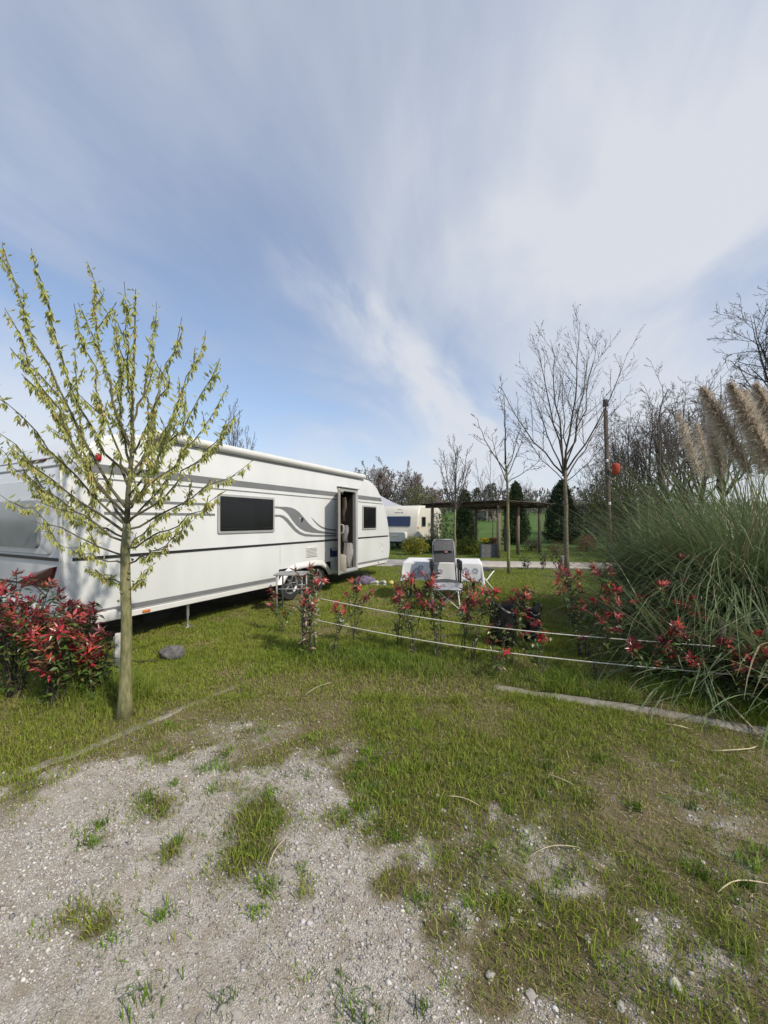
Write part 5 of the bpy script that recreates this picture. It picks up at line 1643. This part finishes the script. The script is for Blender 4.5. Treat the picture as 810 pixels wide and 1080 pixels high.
def photinia(base, h, w_, nst, nred, label, seed, group, green=1.0, lean=0.0, redtop=.45, leafs=1.0, stemcol='bark2', pale=.0):
    q = random.Random(seed)
    root = empty('photinia_shrub', base); tag(root, label, 'shrub', group)
    sm = MB(); rl = MB(); gl = MB(); tips = []
    for s in range(nst):
        a = q.uniform(0, 6.28); r_ = w_ * .5 * (.35 + .65 * math.sqrt(q.random()))
        hh = h * q.uniform(.62, 1.0) if s else h * .97
        tip = Vector((r_ * math.cos(a) + lean * hh, r_ * math.sin(a), hh)); b0 = Vector((q.gauss(0, .03), q.gauss(0, .03), -.03))
        pts = []
        for i in range(8):
            t = i / 7; p = b0.lerp(tip, t); p += Vector((tip.x, tip.y, 0)) * (-.15 * math.sin(math.pi * t)) + rvec(q, .008); pts.append(p)
        sm.tube(pts, [.0055 * (1 - .65 * i / 7) * (.8 + h * .35) for i in range(8)], 5, cap=False)
        tips.append((pts[-1], pts[-1] - pts[-3]))
        for k in range(int(2 + nred / max(1, nst))):
            t = q.uniform(redtop, .95); f = t * 7; i = int(f); p = pts[i].lerp(pts[min(7, i + 1)], f - i)
            a = q.uniform(0, 6.28); d = Vector((math.cos(a) * .8, math.sin(a) * .8, q.uniform(.5, 1.3))).normalized(); ln = h * q.uniform(.06, .2)
            e = p + d * ln; sm.tube([p, p.lerp(e, .5), e], [.004, .0035, .003], 4, cap=False); tips.append((e, d))
        # old green leaves down the stem
        for k in range(int(24 * green * h)):
            t = .12 + .78 * q.random() ** .7; f = t * 7; i = int(f); p = pts[i].lerp(pts[min(7, i + 1)], f - i) + rvec(q, .05 * w_ + .012)
            a = q.uniform(0, 6.28); d = Vector((math.cos(a), math.sin(a), q.uniform(-.5, .7)))
            c_ = q.choice(GRN) if q.random() > pale else (.34, .32, .22)
            gl.leaf(p, d, Vector((0, 0, 1)) + rvec(q, .4), q.uniform(.045, .085) * leafs, q.uniform(.018, .032) * leafs, tuple(v * q.uniform(.7, 1.3) for v in c_), .15, .25)
    q.shuffle(tips); tips = sorted(tips, key=lambda t: -t[0].z + q.uniform(-.2, .2) * h)
    for n_, (p, d) in enumerate(tips):
        if n_ < nred:
            c0 = q.choice(RED); d = d.normalized()
            for k in range(q.randint(8, 14)):
                a = q.uniform(0, 6.28); sd = d.orthogonal(); sd.rotate(Matrix.Rotation(a, 3, d)); up = q.uniform(.25, 1.6)
                dd = (sd + d * up).normalized(); L_ = q.uniform(.045, .085) * leafs
                rl.leaf(p - d * q.uniform(0, .05), dd, d, L_, L_ * q.uniform(.24, .34), tuple(v * q.uniform(.7, 1.35) for v in c0), .22, q.uniform(-.1, .25))
        for k in range(int(9 * green)):
            a = q.uniform(0, 6.28); dd = Vector((math.cos(a), math.sin(a), q.uniform(-.6, .4)))
            c_ = q.choice(GRN) if q.random() > pale else (.36, .34, .24)
            gl.leaf(p - d.normalized() * q.uniform(.02, .14) + rvec(q, .02), dd, Vector((0, 0, 1)) + rvec(q, .4), q.uniform(.04, .075) * leafs, q.uniform(.018, .03) * leafs, tuple(v * q.uniform(.7, 1.3) for v in c_), .15, .3)
    sm.build('stems', M[stemcol], root, smooth=True); gl.build('green_leaves', M['gleaf'], root)
    if rl.v: rl.build('red_leaves', M['gleaf'], root)
    return root


HG_ = 'red tipped photinias of the hedge'
HEDGE = [  # pixel x, depth, height, width, stems, red whorls, label, lean
    (327, 4.22, .93, .20, 9, 16, 'tall photinia with pale faded leaves growing round the rope post', .02, .5),
    (298, 5.2, .55, .18, 3, 6, 'small photinia with bright pink red head before the folding table', .0, .1),
    (374, 4.7, .80, .26, 5, 8, 'photinia with sparse red tips next right of the rope post shrub', .0, .1),
    (352, 4.30, .55, .16, 3, 4, 'low photinia with one bright red head right against the rope post shrub', .05, .1),
    (421, 4.55, .80, .22, 5, 7, 'photinia with dull brownish red tips below the left end of the table', .0, .1),
    (434, 4.25, .88, .26, 6, 10, 'photinia with a pink red head over the left half of the tablecloth', .02, .0),
    (464, 4.15, .90, .26, 7, 12, 'bushy photinia in front of the camping chair legs', .0, .1),
    (497, 4.05, .92, .24, 5, 10, 'photinia with red tips over the right half of the tablecloth', -.02, .0),
    (488, 4.30, .72, .24, 5, 10, 'full red photinia between the chair and the right table legs', .0, .0),
    (538, 4.0, .74, .26, 6, 12, 'dense red photinia standing right before the larger black sack', .0, .0),
    (525, 3.75, .40, .3, 5, 5, 'low brownish photinia at the foot of the larger black sack', .0, .1),
    (575, 3.7, .45, .3, 5, 5, 'low green photinia right below the small black sack', .0, .1),
    (612, 4.2, .98, .34, 8, 18, 'tall photinia with the widest scarlet crown, left of the pampas grass', .0, .0),
    (629, 3.65, .62, .22, 4, 7, 'slight photinia with dark red tips just below the tall scarlet one', .0, .0),
    (662, 3.9, .82, .26, 6, 10, 'photinia with dark red tips at the left edge of the pampas grass', .0, .0),
    (684, 3.45, .60, .34, 7, 14, 'spreading dark red photinia over the lower rope', .03, .0),
    (706, 3.8, .85, .3, 6, 12, 'photinia half covered by the drooping pampas blades', .0, .0),
    (757, 3.25, .56, .4, 7, 14, 'deep red photinia under the pampas blades near the right edge', .0, .0),
    (790, 3.05, .50, .3, 5, 8, 'dark red photinia lowest and rightmost among the pampas blades', .0, .0),
    (722, 4.4, 1.05, .22, 4, 7, 'tall thin photinia with red head deep inside the pampas grass', .0, .0),
]
for i, (px, Y, h, w_, ns, nr_, lab, ln, pale) in enumerate(HEDGE):
    x_ = (px - CX) / F * Y
    photinia((x_, Y, tz(x_, Y)), h * 1.07, w_ * 2.0, max(3, int(ns * .7)), int(nr_ * 1.4), lab, 400 + i, HG_, lean=ln, pale=pale, green=.95 if i == 0 else .7)
LG = 'photinias beside the leafing tree'
photinia((-3.12, 3.25, 0), 1.04, .85, 22, 105, 'tall dark red photinia against the caravan rear at the left edge', 431, LG, green=.62, leafs=.98)
photinia((-2.68, 3.10, 0), .80, .56, 17, 88, 'broad lower photinia covered with red tips left of the leafing tree', 432, LG, green=.62, leafs=.98)
photinia((-2.84, 3.5, 0), .72, .30, 10, 24, 'compact photinia with red tips beside the whitish board post', 433, LG, green=.9, leafs=1.1)
photinia((-2.44, 3.22, 0), .60, .26, 9, 22, 'lowest of the left photinias, its red tips touching the tree trunk in view', 435, LG, green=.9, leafs=1.05)
photinia((-3.75, 3.1, 0), 1.0, .8, 20, 45, 'red photinia mostly beyond the left edge of the photo', 434, LG, green=1.0, leafs=1.15)

# rose canes by the path
for i, (px, Y, h, lab) in enumerate(((555, 12.0, .5, 'thin rose cane by the path edge, left of three'), (572, 11.9, .62, 'thin rose cane by the path edge, tallest of three'), (588, 12.1, .55, 'thin rose cane by the path edge next to the bare trunk'))):
    x_ = (px - CX) / F * Y; q = random.Random(i + 50)
    root = empty('rose_bush', (x_, Y, 0)); tag(root, lab, 'rose bush', 'rose canes along the path')
    mb = MB(); lf = MB()
    for s in range(5):
        a = q.uniform(0, 6.28); pts = limb(Vector((0, 0, -.02)), Vector((math.cos(a) * .35, math.sin(a) * .35, 1)), h * q.uniform(.7, 1.2), 5, q, .12, .0); mb.tube(pts, [.008, .007, .006, .005, .004, .003], 4)
        for p in pts[2:]:
            for j in range(6): lf.leaf(p + rvec(q, .03), rvec(q), rvec(q), .06, .035, (.04, .045, .025))
    mb.build('canes', M['bark2'], root); lf.build('leaves', M['gleaf'], root)

# ------------------------------------------------------------------ pampas grass
def pampas(name, base, nb, Lmin, Lmax, spread, label, seed, plumes, group, colk=1.0, low=False):
    q = random.Random(seed); rs = np.random.RandomState(seed)
    root = empty(name, base); tag(root, label, 'grass clump', group)
    n = nb; ns = 9
    az = rs.uniform(0, 2 * np.pi, n); L_ = rs.uniform(Lmin, Lmax, n)
    br = spread * .22 * np.sqrt(rs.rand(n)); ba_ = rs.uniform(0, 2 * np.pi, n)
    el0 = np.radians(np.where(rs.rand(n) < .25, rs.uniform(12, 50, n), rs.uniform(45, 88, n))); bend = np.radians(rs.uniform(12, 100, n)) * np.clip(el0, .35, 2) ** .8
    w0 = .003 + .0075 * rs.rand(n) ** 1.8
    if low:
        el0 = np.radians(rs.uniform(12, 62, n)); bend = np.radians(rs.uniform(8, 65, n)); w0 *= 1.25
    side0 = az + np.pi / 2 + rs.normal(0, .3, n)
    rs_k = rs.rand(n)
    P_ = np.zeros((n, ns, 3)); P_[:, 0, 0] = br * np.cos(ba_); P_[:, 0, 1] = br * np.sin(ba_)
    for i in range(1, ns):
        t = i / (ns - 1); kink = np.where(rs_k < .14, np.clip((t - .55) * 8, 0, 1) * 1.1, 0)
        e = np.maximum(el0 - bend * t ** 1.25 - kink, -1.0); a = az + .18 * np.sin(t * 3 + ba_) * 1.0
        st = L_ / (ns - 1)
        P_[:, i, 0] = P_[:, i - 1, 0] + st * np.cos(e) * np.cos(a); P_[:, i, 1] = P_[:, i - 1, 1] + st * np.cos(e) * np.sin(a); P_[:, i, 2] = P_[:, i - 1, 2] + st * np.sin(e)
    P_[:, :, 2] = np.maximum(P_[:, :, 2], .015 + .03 * rs.rand(n)[:, None])
    V = np.zeros((n, ns, 2, 3), np.float32)
    for i in range(ns):
        t = i / (ns - 1); w = w0 * (1 - t ** 2.2) * (.7 + .3 * min(1, t * 4)) + .0006
        ox = np.cos(side0) * w; oy = np.sin(side0) * w
        V[:, i, 0] = P_[:, i]; V[:, i, 1] = P_[:, i]
        V[:, i, 0, 0] -= ox; V[:, i, 0, 1] -= oy; V[:, i, 1, 0] += ox; V[:, i, 1, 1] += oy
        V[:, i, 1, 2] += w * .35
    b0 = (np.arange(n) * ns * 2)[:, None, None]
    qd = np.array([[2 * i, 2 * i + 1, 2 * i + 3, 2 * i + 2] for i in range(ns - 1)])[None]
    FI = (b0 + qd).reshape(-1, 4)
    me = bpy.data.meshes.new('blades')
    me.vertices.add(n * ns * 2); me.vertices.foreach_set('co', V.ravel())
    me.loops.add(FI.size); me.loops.foreach_set('vertex_index', FI.ravel().astype(np.int32))
    me.polygons.add(len(FI)); me.polygons.foreach_set('loop_start', (np.arange(len(FI)) * 4).astype(np.int32))
    me.update()
    ca = me.color_attributes.new('Col', 'FLOAT_COLOR', 'POINT'); cc = np.ones((n, ns * 2, 4), np.float32)
    g = rs.rand(n)[:, None]
    col = np.array([.12, .18, .07]) * g + np.array([.28, .34, .18]) * (1 - g)
    dry = rs.rand(n) < .16
    col[dry] = np.array([.36, .31, .19]) * rs.uniform(.6, 1.1, dry.sum())[:, None]
    col *= rs.uniform(.75, 1.2, n)[:, None] * colk
    cc[:, :, :3] = col[:, None, :]; ca.data.foreach_set('color', cc.ravel())
    me.materials.append(M['pampas'])
    o = bpy.data.objects.new('blades', me); C.objects.link(o); o.parent = root; o['kind'] = 'stuff'
    for (a, b_, rr, fl_) in plumes:      # base of the plume, tip (relative to root), radius
        a = Vector(a); b_ = Vector(b_)
        mb = MB(); mb.tube([Vector((a.x * .25, a.y * .25, .1)), Vector((a.x * .7, a.y * .7, a.z * .7)), a, b_], [.008, .007, .006, .003], 5)
        pl_ = mb.build('plume_stalk', M['straw'], root, smooth=True)
        mb = MB(); ax = (b_ - a); L = ax.length; axn = ax.normalized()
        for k in range(fl_):
            t = q.random() ** .9; p = a.lerp(b_, t)
            env = rr * (math.sin(math.pi * min(1, t * .86 + .12)) ** .7) * (.65 + .7 * abs(mnoise.noise(Vector((t * 5, k % 5, rr * 90))))+ .2 * q.random())
            an = q.uniform(0, 6.28); sd = axn.orthogonal(); sd.rotate(Matrix.Rotation(an, 3, axn))
            d = (sd * q.uniform(.5, 1.1) + axn * q.uniform(.3, 1.1) + Vector((-.35, 0, -.1))).normalized()
            ln = env * q.uniform(.6, 1.9) + .03
            e = p + d * ln + Vector((0, 0, -ln * .35 * q.random())); m_ = p + d * ln * .55 + Vector((0, 0, .02 * ln))
            wv = rvec(q).cross(d).normalized() * q.uniform(.0014, .0032)
            c_ = q.uniform(.75, 1.2); cl_ = (.60 * c_, .53 * c_, .44 * c_)
            mb.add([p - wv, p + wv, m_ + wv * 1.3, m_ - wv * 1.3, e], [[0, 1, 2, 3], [3, 2, 4]], cl_)
        mb.build('plume', M['plume'], pl_)
    return root


PB_ = Vector((4.55, 4.7, 0))
def pr(px, py, Y): return at(px, py, Y) - PB_
plist = []
for (bx, by, tx, ty, Y, rr) in ((792, 500, 741, 409, 4.5, .10), (822, 500, 770, 404, 4.4, .105), (846, 500, 797, 405, 4.5, .105), (760, 505, 752, 425, 5.1, .10), (870, 500, 830, 398, 4.7, .13), (806, 500, 786, 412, 5.2, .11)):
    plist.append((pr(bx, by, Y), pr(tx, ty, Y - .05), rr, 3200))
pampas('pampas_grass', PB_, 7800, 1.5, 3.0, 2.3, 'huge arching pampas grass clump with beige plumes at the right edge', 501, plist, 'pampas grass clumps')
PB_ = Vector((4.3, 5.75, 0)); plist = []
for (bx, by, tx, ty, Y, rr) in ((740, 505, 716, 436, 5.9, .10), (752, 505, 734, 446, 6.1, .09)):
    plist.append((pr(bx, by, Y), pr(tx, ty, Y), rr, 1000))
pampas('pampas_grass', PB_, 4000, 1.2, 2.3, 1.7, 'lower pampas clump with two thin plumes left of the huge one', 502, plist, 'pampas grass clumps', .95)

PB_ = Vector((3.55, 3.3, 0))
pampas('pampas_grass', PB_, 900, .9, 1.75, 1.0, 'low tuft of broad pale pampas blades sweeping in from the right edge', 503, [], 'pampas grass clumps', 1.15, low=True)
PB_ = Vector((3.0, 3.75, 0))
pampas('pampas_grass', PB_, 520, .9, 1.6, 1.0, 'low tuft of pampas blades between the two ropes and the huge clump', 504, [], 'pampas grass clumps', 1.0, low=True)

# ------------------------------------------------------------------ sky, sun, camera
w = bpy.data.worlds.new('World'); bpy.context.scene.world = w; w.use_nodes = True
nt = w.node_tree; N = nt.nodes; L = nt.links
bg = N['Background']
sky = N.new('ShaderNodeTexSky'); sky.sky_type = 'NISHITA'; sky.sun_disc = False; sky.sun_elevation = EL
sky.sun_rotation = math.atan2(SUN_AZ.x, SUN_AZ.y)
sky.air_density = 1.0; sky.dust_density = .6; sky.ozone_density = 1.4
tc = N.new('ShaderNodeTexCoord'); DIR = tc.outputs['Generated']


def math_(op, a, b_=None, c_=None, clamp=False):
    m_ = N.new('ShaderNodeMath'); m_.operation = op; m_.use_clamp = clamp
    for i, v in enumerate((a, b_, c_)):
        if v is None: continue
        if hasattr(v, 'links'): L.new(v, m_.inputs[i])
        else: m_.inputs[i].default_value = v
    return m_.outputs[0]


def smooth(v, a, b_, c_=0, d_=1):
    r_ = N.new('ShaderNodeMapRange'); r_.interpolation_type = 'SMOOTHSTEP'; L.new(v, r_.inputs['Value'])
    for nm, x_ in (('From Min', a), ('From Max', b_), ('To Min', c_), ('To Max', d_)): r_.inputs[nm].default_value = x_
    return r_.outputs['Result']


def pdir(px, py):
    return Vector(((px - CX) / F, 1, (HY - py) / F)).normalized()


def lobe(px, py, deg0, deg1):
    d = pdir(px, py); v = N.new('ShaderNodeVectorMath'); v.operation = 'DOT_PRODUCT'; L.new(DIR, v.inputs[0]); v.inputs[1].default_value = d
    return smooth(v.outputs['Value'], math.cos(R(deg1)), math.cos(R(deg0)))


sx = N.new('ShaderNodeSeparateXYZ'); L.new(DIR, sx.inputs[0])
zz_ = math_('ADD', math_('MAXIMUM', sx.outputs['Z'], 0.0), .24)
px_ = math_('DIVIDE', sx.outputs['X'], zz_); py_ = math_('DIVIDE', sx.outputs['Y'], zz_)
cb = N.new('ShaderNodeCombineXYZ'); L.new(px_, cb.inputs[0]); L.new(py_, cb.inputs[1])


def cloudnoise(rot, across, along, scale, detail, rough, off=(0, 0, 0), dist=0.0):
    m1 = N.new('ShaderNodeMapping'); m1.inputs['Rotation'].default_value = (0, 0, R(rot)); L.new(cb.outputs[0], m1.inputs['Vector'])
    mp = N.new('ShaderNodeMapping'); mp.inputs['Scale'].default_value = (across, along, 1); mp.inputs['Location'].default_value = off
    L.new(m1.outputs[0], mp.inputs['Vector'])
    nz = N.new('ShaderNodeTexNoise'); nz.inputs['Scale'].default_value = scale; nz.inputs['Detail'].default_value = detail; nz.inputs['Roughness'].default_value = rough; nz.inputs['Distortion'].default_value = dist
    L.new(mp.outputs[0], nz.inputs['Vector']); return nz.outputs['Fac']


def msum(*terms):
    r_ = terms[0]
    for t_ in terms[1:]: r_ = math_('ADD', r_, t_)
    return r_


def mul(a_, b_): return math_('MULTIPLY', a_, b_)


# high thin cloud streaming towards the horizon: veil, streaks, a few denser wisps
veil_n = cloudnoise(17, 1.0, .6, 1.3, 5, .52, (3.1, 1.7, 0), .8)
strk_n = cloudnoise(22, 1.2, .62, 1.9, 8, .6, (.4, 5.2, 0), 1.3)
fine_n = cloudnoise(20, 1.6, .4, 4.5, 7, .6, (7.3, 2.2, 0), .8)
right = lobe(740, 180, 6, 50)
core2 = lobe(640, 250, 0, 20); core1 = lobe(770, 40, 0, 24); core3 = lobe(540, 310, 0, 13)
pocket = lobe(50, 190, 2, 22); pocket2 = lobe(250, 345, 2, 20); pocket3 = lobe(450, 355, 0, 7)
top_l = lobe(330, -60, 5, 45)
st = [lobe(x_, y_, 0, 5.5) for x_, y_ in ((318, 280), (338, 300), (362, 322), (390, 346), (420, 374), (450, 400), (478, 424), (500, 446))]
low = smooth(sx.outputs['Z'], .42, .0)
a = msum(mul(right, .20), mul(core1, .10), mul(core2, .14), mul(core3, .12), mul(top_l, .16), mul(low, .40))
a = math_('ADD', a, mul(math_('SUBTRACT', smooth(veil_n, .3, .7), .5), .36))
a = math_('ADD', a, mul(math_('SUBTRACT', strk_n, .5), .28))
a = math_('ADD', a, mul(math_('SUBTRACT', fine_n, .5), .14))
a = math_('ADD', a, mul(mul(math_('MINIMUM', msum(*st), 1.2), smooth(strk_n, .32, .62)), .19))
a = math_('SUBTRACT', a, msum(mul(pocket, .12), mul(pocket2, .11), mul(pocket3, .10)))
a = math_('MAXIMUM', math_('ADD', a, .52, clamp=True), .30)
cc_ = N.new('ShaderNodeMix'); cc_.data_type = 'RGBA'
cc_.inputs['A'].default_value = (2.0, 2.3, 3.05, 1); cc_.inputs['B'].default_value = (3.6, 3.75, 4.05, 1)
L.new(smooth(a, .25, 1.0), cc_.inputs['Factor'])
mx = N.new('ShaderNodeMix'); mx.data_type = 'RGBA'
L.new(mul(a, .95), mx.inputs['Factor']); L.new(sky.outputs[0], mx.inputs['A']); L.new(cc_.outputs['Result'], mx.inputs['B'])
L.new(mx.outputs['Result'], bg.inputs['Color']); bg.inputs['Strength'].default_value = .15

sun = bpy.data.lights.new('sun', 'SUN'); sun.energy = 3.1; sun.angle = R(1.4); sun.color = (1, .91, .77)
so = bpy.data.objects.new('sun', sun); C.objects.link(so)
sd_ = Vector((SUN_AZ.x * math.cos(EL), SUN_AZ.y * math.cos(EL), math.sin(EL)))
so.rotation_euler = sd_.to_track_quat('Z', 'Y').to_euler(); so.location = sd_ * 30

cam = bpy.data.cameras.new('camera'); co = bpy.data.objects.new('camera', cam); C.objects.link(co)
co.location = (0, 0, H); co.rotation_euler = (R(90), 0, 0)
cam.sensor_fit = 'VERTICAL'; cam.sensor_height = 36; cam.lens = 36 * F / 1080
cam.shift_y = (HY - 540) / 1080; cam.clip_start = .05; cam.clip_end = 3000
sc = bpy.context.scene; sc.camera = co
sc.render.resolution_x = 768; sc.render.resolution_y = 1024
sc.view_settings.view_transform = 'Standard'; sc.view_settings.look = 'None'; sc.view_settings.exposure = 0.4; sc.view_settings.gamma = 1
sc.cycles.max_bounces = 6; sc.cycles.diffuse_bounces = 3; sc.cycles.transparent_max_bounces = 8
